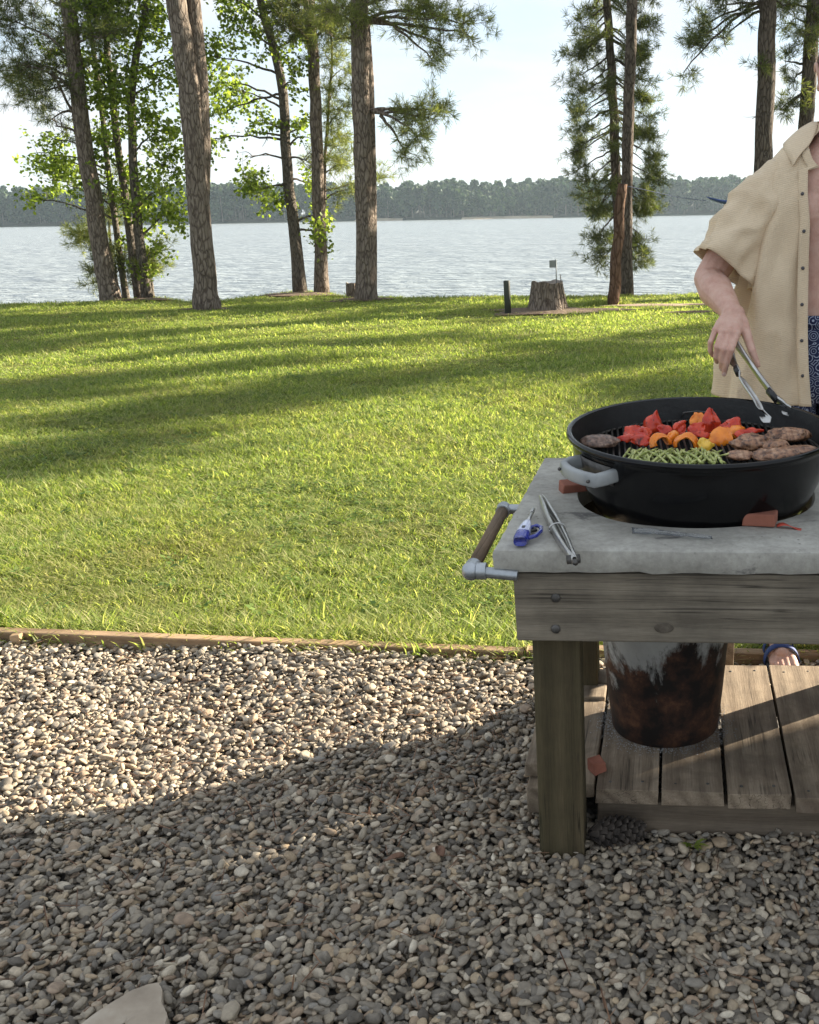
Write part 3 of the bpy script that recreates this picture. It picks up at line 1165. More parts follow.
def high_crown(t, z0, z1, rmax, n, dens=0.5, seed=0, twigs=9, r0=0.05, shape='pine'):
    """limbs and foliage up a trunk between heights z0 and z1 (above the picture's top edge)"""
    tp = t.tp
    for i in range(n):
        h = z0 + (z1 - z0) * (i + random.random()) / n
        # trunk point at that height
        k = 0
        while k < len(tp) - 2 and tp[k + 1].z < h:
            k += 1
        f = (h - tp[k].z) / max(0.01, (tp[k + 1].z - tp[k].z))
        a = tp[k].lerp(tp[k + 1], min(max(f, 0), 1))
        u = (h - z0) / (z1 - z0)
        rr_ = rmax * (0.45 + 0.75 * math.sin(min(1, 0.25 + u * 0.85) * math.pi)) * random.uniform(0.65, 1.1)
        an = i * 2.4 + random.uniform(-0.4, 0.4)
        c = a + Vector((math.cos(an) * rr_, math.sin(an) * rr_, random.uniform(-0.1, 0.5)))
        t.spray(a, c, (rr_ * 0.45, rr_ * 0.45, 0.5), twigs, dens, r0, 0.1, 2)


# --- T1: leaning pine at the left edge, dark needle boughs to its left
random.seed(11)
D = 18.2
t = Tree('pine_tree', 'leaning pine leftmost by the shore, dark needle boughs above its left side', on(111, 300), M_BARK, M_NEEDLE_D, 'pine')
t.trunk(trunk_pts([(111, 300), (103, 262), (94, 205), (84, 140), (76, 75), (67, 0)], D, 7.5), 0.155, 0.095)
for (ax, ay, cx, cy, rx, rz, tw, dz) in ((76, 80, 30, 62, 0.75, 0.5, 16, 0.3), (74, 60, 22, 25, 0.75, 0.5, 16, -0.3), (78, 84, 42, 92, 0.7, 0.35, 14, 0.0),
                                     (72, 40, 50, 30, 0.7, 0.5, 14, 0.6), (80, 112, 46, 118, 0.42, 0.3, 8, 0.2), (76, 90, 44, 70, 0.6, 0.4, 12, -0.4),
                                     (71, 30, 98, 32, 0.5, 0.45, 10, 0.1), (73, 48, 112, 42, 0.45, 0.3, 9, -0.4), (69, 10, 20, -12, 0.9, 0.6, 14, 0), (68, 5, 95, -5, 0.7, 0.5, 12, 0.3),
                                     (77, 85, 15, 78, 0.5, 0.35, 10, 0.4), (66, -20, 40, -40, 1.0, 0.7, 14, 0.0), (65, -30, 105, -45, 1.0, 0.7, 14, 0.4)):
    a = at(ax, ay, D)
    c = at(cx, cy, D) + Vector((0, dz, 0))
    t.spray(a, c, (rx, 0.8, rz), tw, 1.0, 0.028, 0.12, 3)
for (ax, ay, cx, cy) in ((83, 130, 52, 72), (84, 140, 55, 126), (81, 108, 60, 82)):
    t.dead(at(ax, ay, D), at(cx, cy, D - 0.2), 0.028, 4)
high_crown(t, at(67, 0, D).z + 1.2, at(67, 0, D).z + 8, 2.4, 18, 0.4)
t.finish()

# --- T2: tall twin-stemmed pine in front
random.seed(12)
D = on(207, 308).y
t = Tree('pine_tree', 'tall thick twin-trunk pine, nearest to the camera of the shoreline trees', on(207, 309), M_BARK, M_NEEDLE, 'pine')
t.trunk(trunk_pts([(207, 309), (205, 280), (199, 200), (191, 110), (183, 45), (176, 0)], D, 9), 0.168, 0.125)
t.wood.tube([at(205, 215, D + 0.1), at(203, 150, D + 0.16), at(199, 75, D + 0.2), at(193, 0, D + 0.2), at(189, -60, D + 0.2), at(184, -190, D + 0.1), at(182, -330, D)], [0.06, 0.12, 0.12, 0.105, 0.10, 0.09, 0.04], 12, rough=0.05)
high_crown(t, 8.2, 14.5, 2.6, 22, 0.4)
t.finish()

# --- T3: clump of young sweetgums behind the leaning pine
random.seed(13)
gum = [
    ('slim sweetgum with bright leaves, tallest stem of the clump beside the leaning pine', 18.5, [(146, 293), (140, 240), (134, 180), (131, 110), (135, 55), (146, 10)], 0.085, 3.5,
     [(165, 215, .55, .6, 13), (160, 165, .6, .6, 15), (150, 120, .6, .55, 14), (168, 130, .4, .5, 10), (130, 85, .6, .5, 13), (158, 75, .55, .5, 12), (150, 30, .7, .5, 14), (172, 55, .4, .4, 8), (150, 255, .35, .5, 7), (168, 190, .4, .4, 9), (140, -10, .9, .6, 14)]),
    ('bare lower stemmed sweetgum standing just right of the leaning pine', 18.7, [(139, 293), (131, 245), (124, 190), (115, 120), (108, 60), (104, 0)], 0.075, 3,
     [(110, 150, .5, .6, 12), (120, 105, .5, .5, 12), (105, 75, .5, .5, 12), (112, 30, .7, .5, 14), (130, 205, .45, .5, 10), (125, 240, .4, .4, 8), (118, 180, .4, .5, 9), (100, 10, .7, .5, 12), (120, -10, .8, .5, 12)]),
    ('thin sweetgum with a drooping leafy limb left over the water', 18.9, [(126, 292), (119, 250), (111, 190), (106, 150), (100, 100), (92, 40)], 0.06, 2,
     [(45, 180, .3, .5, 10), (30, 152, .3, .3, 7), (62, 158, .4, .3, 8), (42, 200, .25, .35, 6), (72, 170, .35, .3, 7), (95, 130, .4, .4, 8), (58, 140, .35, .25, 6), (90, 60, .6, .4, 10), (78, 185, .3, .3, 5)]),
]
for (lab, D, tr, r, xt, blobs) in gum:
    t = Tree('sweetgum_tree', lab, at(tr[0][0], tr[0][1], D), M_BARK_GREY, M_LEAF, 'broad')
    t.o = Vector((t.o.x, t.o.y, float(ground_z(t.o.x, t.o.y))))
    t.root.location = t.o
    t.trunk(trunk_pts(tr, D, xt), r, r * 0.45, 10)
    for (cx, cy, rx, rz, tw) in blobs:
        c = at(cx, cy, D) + Vector((0, random.uniform(-0.5, 0.5), 0))
        # leave the trunk a little below the clump
        f = min(max((tr[0][1] - cy - 25) / (tr[0][1] - tr[-1][1]), 0.05), 1)
        best = min((pl(t.tp[:len(tr)], k / 40) for k in range(41)), key=lambda p: abs(p.z - (c.z - 0.35)))
        t.spray(best, c, (rx, 0.6, rz), tw, 1.0, 0.022, 0.08, 2)
    t.finish()
# low bushes among the stems
random.seed(14)
for (lab, x, y, d, mat, kind, pieces) in (
    ('small dark juniper bush low on the bank behind the leaning pine', 118, 289, 19.1, M_NEEDLE_D, 'pine', [(104, 262, .45, .4, 12), (92, 270, .25, .2, 6), (128, 265, .4, .5, 12), (98, 283, .3, .15, 6)]),
    ('small green cedar bush at the foot of the sweetgum clump', 152, 290, 19.0, M_NEEDLE, 'pine', [(158, 270, .3, .3, 10), (150, 255, .35, .35, 10), (142, 270, .3, .35, 8)]),
    ('young pine with pale soft needles left of the leaning pine', 112, 291, 19.3, M_NEEDLE, 'pine', [(84, 236, .38, .2, 8), (76, 242, .3, .12, 5), (96, 232, .35, .25, 8), (112, 215, .4, .35, 9), (116, 180, .4, .4, 8)])):
    t = Tree('shrub', lab, at(x, y, d), M_BARK_GREY, mat, kind, 'bush')
    t.o = Vector((t.o.x, t.o.y, float(ground_z(t.o.x, t.o.y))))
    t.root.location = t.o
    topy = min(p[1] for p in pieces)
    t.trunk(trunk_pts([(x, y), (x - 2, (y + topy) / 2), (x - 3, topy)], d), 0.035, 0.012, 8)
    for (cx, cy, rx, rz, tw) in pieces:
        c = at(cx, cy, d) + Vector((0, random.uniform(-0.3, 0.3), 0))
        best = min((pl(t.tp, k / 20) for k in range(21)), key=lambda p: abs(p.z - (c.z - 0.15)))
        t.spray(best, c, (rx, 0.35, rz), tw, 1.5, 0.014, 0.05, 3)
    t.finish()

# --- T4: open-crowned sweetgum on the point
random.seed(15)
D = 19.4
t = Tree('sweetgum_tree', 'open sweetgum on the grassy point, bare twisted limbs and leafy sprays left of its trunk', at(300, 291, D), M_BARK_GREY, M_LEAF, 'broad')
t.o = Vector((t.o.x, t.o.y, float(ground_z(t.o.x, t.o.y)))); t.root.location = t.o
t.trunk(trunk_pts([(300, 291), (296, 250), (290, 200), (286, 150), (283, 95), (274, 45), (263, 15)], D, 3.5), 0.115, 0.05, 12)
for (ax, ay, cx, cy, rx, rz, tw) in ((289, 185, 262, 192, .42, .32, 10), (262, 190, 248, 178, .25, .3, 7), (294, 200, 272, 205, .35, .3, 9), (296, 222, 318, 215, .25, .45, 8), (298, 230, 324, 235, .2, .4, 8),
                                   (284, 110, 240, 90, .6, .45, 12), (280, 75, 225, 60, .7, .5, 14), (276, 50, 245, 30, .8, .6, 16), (276, 50, 292, 40, .5, .5, 11), (283, 90, 300, 85, .35, .5, 9), (268, 25, 235, 0, .8, .5, 13),
                                   (283, 95, 225, 115, .4, .3, 8), (284, 130, 262, 120, .5, .3, 8), (285, 135, 300, 128, .3, .4, 7), (265, 15, 290, 0, .6, .5, 12), (283, 100, 212, 80, .4, .5, 9), (285, 140, 216, 140, .3, .3, 6), (288, 180, 300, 185, .25, .4, 7), (262, 5, 250, -30, 1.0, .8, 16)):
    c = at(cx, cy, D) + Vector((0, random.uniform(-0.6, 0.6), 0))
    t.spray(at(ax, ay, D), c, (rx, 0.55, rz), tw, 0.95, 0.024, 0.1, 2)
for (ax, ay, cx, cy) in ((291, 165, 250, 158), (290, 145, 305, 137), (286, 137, 245, 132), (288, 158, 312, 165)):
    t.dead(at(ax, ay, D), at(cx, cy, D), 0.022, 3)
t.finish()

# --- T5: pine behind it with a dark crown
random.seed(16)
D = 19.2
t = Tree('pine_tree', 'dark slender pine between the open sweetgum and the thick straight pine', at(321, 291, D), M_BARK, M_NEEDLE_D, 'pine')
t.o = Vector((t.o.x, t.o.y, float(ground_z(t.o.x, t.o.y)))); t.root.location = t.o
t.trunk(trunk_pts([(321, 291), (321, 240), (318, 190), (316, 120), (314, 60), (310, 10)], D, 4), 0.118, 0.08, 14)
for (ax, ay, cx, cy, rx, rz, tw) in ((313, 45, 288, 22, .5, .35, 12), (313, 45, 300, 30, .4, .3, 10), (313, 40, 335, 22, .5, .35, 12), (311, 15, 310, 0, .8, .4, 14), (312, 30, 325, 32, .4, .3, 9), (311, 20, 280, -2, .5, .4, 10)):
    c = at(cx, cy, D) + Vector((0, random.uniform(-0.5, 0.5), 0))
    t.spray(at(ax, ay, D), c, (rx, 0.7, rz), tw, 1.1, 0.026, 0.1, 3)
high_crown(t, at(310, 0, D).z + 0.6, at(310, 0, D).z + 4.5, 2.0, 12, 0.5)
t.finish()
# young pale pine foliage behind (its own slim tree)
random.seed(17)
D = 19.6
t = Tree('pine_tree', 'young pale pine whose light needles show left of the thick straight pine', at(330, 291, D), M_BARK, M_NEEDLE, 'pine')
t.o = Vector((t.o.x, t.o.y, float(ground_z(t.o.x, t.o.y)))); t.root.location = t.o
t.trunk(trunk_pts([(322.5, 291), (323, 230), (325, 170), (328, 110), (332, 60)], D, 1.0), 0.04, 0.012, 8)
for (cx, cy, rx, rz, tw) in ((345, 165, .35, .3, 9), (335, 150, .4, .3, 9), (338, 115, .45, .35, 10), (335, 90, .4, .35, 9), (342, 70, .35, .3, 8), (328, 55, .4, .3, 8), (350, 190, .3, .22, 6), (315, 160, .35, .25, 7), (376, 180, .16, .18, 5), (345, 135, .35, .25, 7)):
    c = at(cx, cy, D) + Vector((0, random.uniform(-0.4, 0.4), 0))
    best = min((pl(t.tp, k / 40) for k in range(41)), key=lambda p: abs(p.z - (c.z - 0.2)))
    t.spray(best, c, (rx, 0.5, rz), tw, 1.2, 0.016, 0.08, 3)
t.finish()

# --- T6: thick straight pine with open sprays to the right
random.seed(18)
D = on(366, 300).y
t = Tree('pine_tree', 'thick straight pine with two airy needle boughs reaching right over the lake', on(366, 301), M_BARK, M_NEEDLE, 'pine')
t.trunk(trunk_pts([(366, 301), (366, 270), (364, 200), (362, 120), (360, 50), (359, 0)], D, 8), 0.155, 0.12)
t.wood.tube([at(372, 300, D + 0.12), at(372, 250, D + 0.12), at(371, 170, D + 0.12), at(369, 80, D + 0.1), at(367, 20, D + 0.08)], [0.08, 0.085, 0.085, 0.075, 0.04], 10, rough=0.05)
for (ax, ay, cx, cy, rx, rz, tw, dz) in ((368, 110, 402, 112, .38, .22, 11, .3), (372, 112, 428, 118, .42, .26, 13, 0), (374, 112, 420, 138, .34, .24, 10, -.3), (380, 115, 405, 152, .2, .22, 6, 0), (372, 112, 435, 108, .25, .18, 7, .4),
                                     (366, 20, 400, 15, .45, .35, 11, .3), (368, 20, 430, 22, .5, .32, 13, -.2), (370, 18, 460, 22, .5, .25, 12, .2), (366, 18, 440, 45, .3, .22, 8, 0), (366, 5, 420, -5, .6, .35, 13, 0), (368, 22, 468, 35, .2, .12, 5, 0), (380, 20, 432, 60, .18, .14, 4, 0),
                                     (362, 30, 345, 18, .5, .35, 12, -.3), (361, 10, 335, 5, .6, .35, 13, .2), (360, 5, 375, 0, .5, .35, 10, -.4), (362, 40, 330, 35, .3, .2, 6, 0.3)):
    c = at(cx, cy, D) + Vector((0, dz, 0))
    t.spray(at(ax, ay, D), c, (rx, 0.5, rz), tw, 1.05, 0.03, 0.1, 3)
high_crown(t, at(360, 0, D).z + 1.0, at(360, 0, D).z + 8.5, 2.5, 20, 0.4)
t.finish()

# --- T7/T8: slim bare pine in front of a full drooping one
random.seed(19)
D = on(627, 293).y
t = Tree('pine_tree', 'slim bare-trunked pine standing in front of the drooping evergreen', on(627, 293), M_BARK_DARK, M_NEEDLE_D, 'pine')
t.trunk(trunk_pts([(627, 293), (627, 220), (628, 140), (630, 60), (632, 0)], D, 8), 0.098, 0.08)
high_crown(t, at(632, 0, D).z + 0.8, at(632, 0, D).z + 8, 2.3, 18, 0.4)
t.finish()
random.seed(20)
D = 19.3
t = Tree('evergreen_tree', 'full evergreen with many drooping dark boughs behind the slim bare pine', at(622, 293, D), M_BARK_DARK, M_NEEDLE_D, 'pine')
t.o = Vector((t.o.x, t.o.y, float(ground_z(t.o.x, t.o.y)))); t.root.location = t.o
t.nlen, t.per = 0.11, 11
t.trunk(trunk_pts([(622, 293), (618, 220), (615, 150), (612, 80), (608, 20)], D, 2.5), 0.10, 0.055, 12)
rows_ = [(-25, 40, 34), (0, 40, 32), (18, 42, 34), (38, 40, 28), (55, 46, 30), (75, 50, 34), (95, 48, 34), (115, 46, 36), (130, 52, 40), (150, 50, 40), (168, 44, 42), (190, 34, 44), (208, 26, 36), (235, 20, 32), (250, 22, 24)]
for i, (y, wl_, wr_) in enumerate(rows_):
    for side in (-1, 1, -1, 1, 0) if i % 2 else (-1, 1, 0, 1, -1, 1):
        w = wl_ if side < 0 else wr_
        w *= random.uniform(0.55, 1.08)
        yy = y + random.uniform(-8, 8)
        a = min((pl(t.tp, k / 60) for k in range(61)), key=lambda p: abs(p.z - (at(615, yy - 16, D).z)))
        if side == 0:
            c = at(612 + random.uniform(-16, 16), yy, D) + Vector((0, random.choice((-0.6, 0.85)), 0))
        else:
            c = at(612 + side * w * 0.78 + (8 if side > 0 else 0), yy + 6, D) + Vector((0, random.uniform(-0.45, 0.45), 0))
        t.spray(a, c, (0.30, 0.3, 0.15), 7, 1.25, 0.018, 0.06, 3, 0.3)
t.finish()

# --- the leaning cut pole with a rope to the right
random.seed(21)
q0, q1 = on(613, 305), at(622, 184, on(613, 305).y)
g = MB()
k = 14
g.tube([Vector(q0) - Vector((0, 0, 0.2))] + [Vector(q0).lerp(q1, (i + 1) / k) + Vector((0.012 * math.sin(i * 1.1), 0, 0)) for i in range(k)], [0.095] + [0.09 - 0.022 * i / k for i in range(k)], 14, rough=0.04)
o = g.build('wooden_pole', M_BARK_RED, None, q0)
tag(o, 'leaning reddish cut pole in front of the slim bare pine', 'pole')

# --- T9, T10: pines at the right behind the cook
random.seed(22)
D = 17.2
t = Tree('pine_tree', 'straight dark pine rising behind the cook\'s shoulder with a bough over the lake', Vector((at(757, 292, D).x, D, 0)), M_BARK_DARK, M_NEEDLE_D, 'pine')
t.trunk(trunk_pts([(757, 296), (760, 230), (763, 155), (766, 70), (768, 0)], D, 8), 0.155, 0.125)
for (ax, ay, cx, cy, rx, rz, tw) in ((764, 5, 722, 8, .4, .3, 11), (765, 0, 705, 22, .35, .28, 10), (765, 5, 690, 50, .25, .2, 7), (762, 0, 684, 72, .12, .16, 4), (765, 10, 728, 34, .35, .16, 7), (765, -5, 740, -5, .6, .3, 12), (765, -10, 700, -8, .5, .3, 10), (766, 80, 757, 68, .1, .14, 3), (767, -5, 785, 5, .3, .25, 6)):
    c = at(cx, cy, D) + Vector((0, random.uniform(-0.4, 0.4), 0))
    t.spray(at(ax, ay, D), c, (rx, 0.4, rz), tw, 1.0, 0.026, 0.1, 3, 0.45)
for (ax, ay, cx, cy) in ((762, 118, 752, 119), (765, 60, 775, 55)):
    t.dead(at(ax, ay, D), at(cx, cy, D), 0.012, 1)
high_crown(t, at(768, 0, D).z + 1.0, at(768, 0, D).z + 8, 2.4, 18, 0.4)
t.finish()
random.seed(23)
D = 18.0
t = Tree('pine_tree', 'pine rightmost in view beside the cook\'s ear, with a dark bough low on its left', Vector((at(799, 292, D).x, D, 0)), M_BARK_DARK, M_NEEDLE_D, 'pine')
t.trunk(trunk_pts([(799, 296), (803, 200), (806, 120), (810, 60), (814, 0)], D, 8), 0.135, 0.105)
for (ax, ay, cx, cy, rx, rz, tw) in ((808, 66, 785, 62, .2, .2, 5), (806, 90, 790, 105, .3, .22, 8), (806, 92, 782, 108, .15, .15, 4), (812, 30, 795, 18, .4, .35, 10), (813, 20, 800, 40, .3, .3, 8), (813, 10, 790, 5, .4, .3, 9), (808, 70, 792, 80, .2, .15, 4), (812, 30, 835, 30, .5, .4, 9)):
    c = at(cx, cy, D) + Vector((0, random.uniform(-0.4, 0.4), 0))
    t.spray(at(ax, ay, D), c, (rx, 0.4, rz), tw, 1.0, 0.026, 0.1, 3, 0.45)
high_crown(t, at(814, 0, D).z + 0.6, at(814, 0, D).z + 7, 2.3, 18, 0.4)
t.finish()

# --- trees right of the picture, whose shade falls across the lawn and the terrace
def shade_pos(offset, along):
    sx, sy = math.sin(SUN_AZ), math.cos(SUN_AZ)
    return Vector((-sy * offset + sx * along, sx * offset + sy * along, 0))


random.seed(24)
for i, (off, al, h0, h1, rm, n, ds) in enumerate(((8.1, 25, 5.6, 13.5, 1.8, 22, 0.36), (9.0, 31, 6.0, 14, 1.5, 16, 0.3), (12.4, 25, 6.0, 13, 1.3, 14, 0.25), (15.6, 24, 6, 12, 1.1, 12, 0.25), (18.0, 30, 7, 14, 1.3, 13, 0.25))):
    p = shade_pos(off, al)
    if p.y > 17.2:
        pass
    p.z = float(ground_z(p.x, p.y)) if p.y < 17.8 else LAKE_Z - 0.2
    t = Tree('pine_tree', ('broad pine beyond the right edge, shading the middle of the lawn', 'second pine beyond the right edge of the lawn', 'third pine beyond the right edge of the lawn', 'fourth pine beyond the right edge by the shore', 'fifth pine beyond the right edge by the shore')[i], p, M_BARK, M_NEEDLE_D, 'pine')
    t.nw, t.nlen = 0.02, 0.3
    t.trunk([p, p + Vector((0.1, 0, h1 * 0.5)), p + Vector((0, 0.1, h1))], 0.19, 0.05)
    high_crown(t, h0, h1, rm, n, ds, twigs=9)
    t.finish()

random.seed(25)
p = shade_pos(-0.55, 10.0)  # unseen tree added to shade the table and the near gravel
t = Tree('sweetgum_tree', 'unseen bushy sweetgum added beyond the right edge to shade the table and the near gravel', p, M_BARK_GREY, M_LEAF, 'broad')
t.leafsize = 0.24
t.trunk([p, p + Vector((0.1, 0, 3.5)), p + Vector((0, 0.1, 7.2))], 0.16, 0.05)
for zc in np.arange(1.1, 7.6, 0.55):
    for off in np.arange(-2.6, 2.4, 0.8):
        c = shade_pos(-0.55 + off + random.uniform(-0.25, 0.25), 10 + random.uniform(-1.3, 1.3)) + Vector((0, 0, zc + random.uniform(-0.2, 0.2)))
        q = c - Vector((0.46, 2.50, 0.12))
        if (q - sun_dir * q.dot(sun_dir)).length < 0.75:      # gap shaped into the added crown so sun reaches the shelf under the table
            continue
        t.spray(Vector((p.x, p.y, max(0.6, zc - 0.6))), c, (0.65, 0.65, 0.45), 9, 1.0, 0.03, 0.08, 2)
for zc in np.arange(1.8, 6.8, 0.3):  # filler sprays added to keep stray sun off the near gravel
    for off in (-2.3, -1.6, -0.9, -0.2, 0.4, 0.9, 1.3, 1.65, 1.95):
        c = shade_pos(off + random.uniform(-0.08, 0.08), 11.6 + random.uniform(-0.7, 0.7)) + Vector((0, 0, zc + 0.6))
        q = c - Vector((0.46, 2.50, 0.12))
        if (q - sun_dir * q.dot(sun_dir)).length < 0.50:
            continue
        r_ = 0.42 if off < 0.8 else 0.26
        t.spray(Vector((p.x, p.y, max(0.6, zc))), c, (r_, r_, r_ * 0.9), 8, 1.0, 0.028, 0.08, 2, 0.9 if off > 0.8 else 0.35)
t.finish()


# ------------------------------------------------------------------ stumps, post and small things on the lawn
random.seed(31)
M_STUMPTOP = mat_noisy('cut_wood_grey', [(0.3, (0.14, 0.12, 0.10)), (0.7, (0.3, 0.26, 0.22))], 9, 5, 0.9, 0.6, 0.02)


def stump(name, label, c, r0, r1, h, lobes, broken=0.04):
    root = thing(name, label, 'stump', c)
    n = 56
    ph = [random.uniform(0, 6.28) for _ in range(4)]
    g, P3 = MB(), []
    tops = [h + broken * (math.sin(2 * (2 * math.pi * k / n) + ph[0]) + 0.5 * math.sin(7 * (2 * math.pi * k / n) + ph[1])) for k in range(n)]
    for i in range(13):
        s = i / 12
        row = []
        for k in range(n):
            a = 2 * math.pi * k / n
            r = r0 + (r1 - r0) * (s ** 0.55)
            r *= 1 + 0.05 * math.sin(lobes * a + ph[2] + 0.6 * s) + 0.035 * math.sin(2.7 * lobes * a + ph[3] + s) + 0.10 * (1 - s) ** 3 * math.sin(5 * a + ph[0])
            row.append(Vector((r * math.cos(a), r * math.sin(a), -0.08 + (tops[k] + 0.08) * s)))
        P3.append(row)
    g.grid(P3, wrap=True)
    g.build('bark', M_BARK, root)
    g = MB()
    P4 = [P3[-1]]
    for s in (0.75, 0.4, 0.05):
        P4.append([Vector((p.x * s, p.y * s, h - 0.03 + (p.z - h) * s)) for p in P3[-1]])
    g.grid(P4, wrap=True)
    g.build('cut_top', M_STUMPTOP, root)
    return root


q = on(547, 312, 0)
stump('tree_stump', 'wide grey ridged stump on the pine straw with a small sign stuck in it', (q.x, q.y + 0.25, 0), 0.33, 0.215, 0.40, 17, 0.016)
q2 = on(353, 292, 0)
stump('tree_stump', 'small low stump half hidden behind the thick straight pine', (at(353, 291, 18.0).x, 18.0, 0.0), 0.13, 0.105, 0.24, 6, 0.01)
M_POST = mat_plain('dark_post_paint', (0.035, 0.04, 0.032), 0.7)
p = on(508, 314, 0)
g = MB()
g.lathe([(0.0, -0.2), (0.045, -0.2), (0.045, 0.44), (0.04, 0.452), (0.0, 0.455)], 18)
o = g.build('post', M_POST, None)
o.location = p
tag(o, 'short dark round post left of the wide grey stump', 'post')
M_SIGN = mat_plain('sign_metal_grey', (0.22, 0.235, 0.24), 0.5, 0.3)
d_s = q.y + 0.25
root = thing('stake_sign', 'small grey plate on a thin rod stuck in the wide grey stump', 'sign', at(556.5, 285, d_s))
pb, pt = at(556.5, 288, d_s), at(556, 259, d_s)
g = MB(); g.tube([pb, pt], 0.008, 8); g.build('rod', M_SIGN, root, root.location)
g = MB()
A, B = at(549.5, 261, d_s), at(556.5, 267.5, d_s)
g.box((A.x, d_s - 0.012, B.z), (B.x, d_s - 0.006, A.z + 0.01), jit=0.004)
g.build('plate', M_SIGN, root, root.location, smooth=False)
g = MB()
g.tube([at(565.5, 304, d_s - 0.35), at(562, 288, d_s - 0.33), at(560, 274, d_s - 0.3)], [0.012, 0.01, 0.006], 6)
tag(g.build('stick', M_BARK_GREY, None, at(565.5, 304, d_s - 0.35)), 'thin stick leaning against the right of the wide grey stump', 'stick')
# hammock slung between the pole and the pine
M_ROPE = mat_plain('dark_blue_rope', (0.07, 0.09, 0.15), 0.8)
M_HAM = mat_plain('blue_hammock_cloth', (0.06, 0.10, 0.30), 0.8)
dh0, dh1 = on(613, 305).y, 17.0
root = thing('hammock', 'blue hammock on a thin rope from the leaning pole towards the cook', 'hammock', at(628, 186, dh0))
pts = [at(621, 186, dh0), at(632, 187, dh0 + .1), at(652, 191.5, dh0 + 0.3), at(676, 197, dh0 + 0.6), at(700, 200, dh0 + 0.9), at(706, 200.5, dh0 + 1.0)]
g = MB(); g.tube(pts, 0.005, 6); g.build('rope', M_ROPE, root, root.location)
g = MB()
rows = []
for i in range(15):
    s = i / 14
    x = 707 + 48 * s
    y = 200 + 4 * math.sin(math.pi * s)
    w = 0.015 + 0.06 * math.sin(math.pi * s) ** 0.8
    c = at(x, y, dh0 + 1.0 + 0.45 * s)
    rows.append([c + Vector((0, w * math.cos(a), -w * 0.75 * math.sin(a) + 0.05)) for a in [math.pi * k / 8 for k in range(9)]])
g.grid(rows)
g.build('cloth', M_HAM, root, root.location, solid=0.006)

# ------------------------------------------------------------------ the grill table
TR = Vector((-0.205, 1.854, 0))
TRZ = math.radians(-4.5)
table = thing('grill_table', 'home-made wooden grill table with a thick grey concrete top and low plank shelf', 'table', TR, TRZ)
TM = Matrix.Translation(TR) @ Matrix.Rotation(TRZ, 4, 'Z')
TI = TM.inverted()


def tl(p):
    return TI @ Vector(p)


M_CONC, nt, N, L, b = _mat('stained_concrete')
v = coords(N, L, rnd=False)
f1 = tex_noise(N, L, v, 5, 7, 0.65)
f2 = tex_noise(N, L, v, 60, 5, 0.7)
r1 = ramp(N, [(0.28, (0.255, 0.24, 0.21)), (0.5, (0.365, 0.347, 0.305)), (0.72, (0.47, 0.45, 0.40))])
L.new(f1, r1.inputs['Fac'])
f3 = tex_noise(N, L, v, 9.0, 6, 0.7, 0.8)
r3 = ramp(N, [(0.61, (0, 0, 0)), (0.70, (0.75, 0.75, 0.75))])
L.new(f3, r3.inputs['Fac'])
col = mixc(N, L, r3.outputs['Color'], r1.outputs['Color'], (0.085, 0.08, 0.08))
r2 = ramp(N, [(0.3, (0.78, 0.78, 0.78)), (0.65, (1.1, 1.1, 1.1))])
L.new(f2, r2.inputs['Fac'])
col = mixc(N, L, 1.0, col, r2.outputs['Color'], 'MULTIPLY')
vo = N.new('ShaderNodeTexVoronoi')
vo.inputs['Scale'].default_value = 42
L.new(v, vo.inputs['Vector'])
rv = ramp(N, [(0.07, (0.25, 0.25, 0.25)), (0.14, (1, 1, 1))])
L.new(vo.outputs['Distance'], rv.inputs['Fac'])
f4 = tex_noise(N, L, v, 7, 3)
rv4 = ramp(N, [(0.5, (1, 1, 1)), (0.6, (0, 0, 0))])
L.new(f4, rv4.inputs['Fac'])
pit = mixc(N, L, rv4.outputs['Color'], rv.outputs['Color'], (1, 1, 1))
col = mixc(N, L, 0.8, col, pit, 'MULTIPLY')
L.new(col, b.inputs['Base Color'])
b.inputs['Roughness'].default_value = 0.82
b.inputs['Specular IOR Level'].default_value = 0.3
hh = mixc(N, L, 0.5, f2, pit)
bump(N, L, hh, b, 0.5, 0.004)

M_APRON = mat_wood('weathered_grey_plank', 0, (0.10, 0.085, 0.066), (0.19, 0.165, 0.13), (0.29, 0.255, 0.205), 60, 0.5)
M_LEG = mat_wood('mossy_treated_post', 2, (0.04, 0.031, 0.018), (0.085, 0.066, 0.038), (0.135, 0.108, 0.064), 60, 0.4, moss=(0.06, 0.058, 0.027))
M_SHELF = mat_wood('worn_shelf_plank', 1, (0.105, 0.08, 0.058), (0.25, 0.198, 0.145), (0.38, 0.315, 0.24), 60, 0.5, stain=(0.12, 0.085, 0.06))
M_BEAR = mat_wood('bearer_plank', 0, (0.08, 0.06, 0.045), (0.15, 0.12, 0.09), (0.22, 0.18, 0.14), 60, 0.4)
M_GALV = mat_noisy('galvanised_steel', [(0.3, (0.26, 0.28, 0.3)), (0.7, (0.5, 0.52, 0.54))], 14, 5, 0.42, 0.15, 0.002, metallic=0.85)
M_DARKMETAL = mat_noisy('dark_bolt_metal', [(0.3, (0.06, 0.055, 0.05)), (0.7, (0.16, 0.15, 0.14))], 40, 4, 0.55, 0.2, 0.002, metallic=0.7)

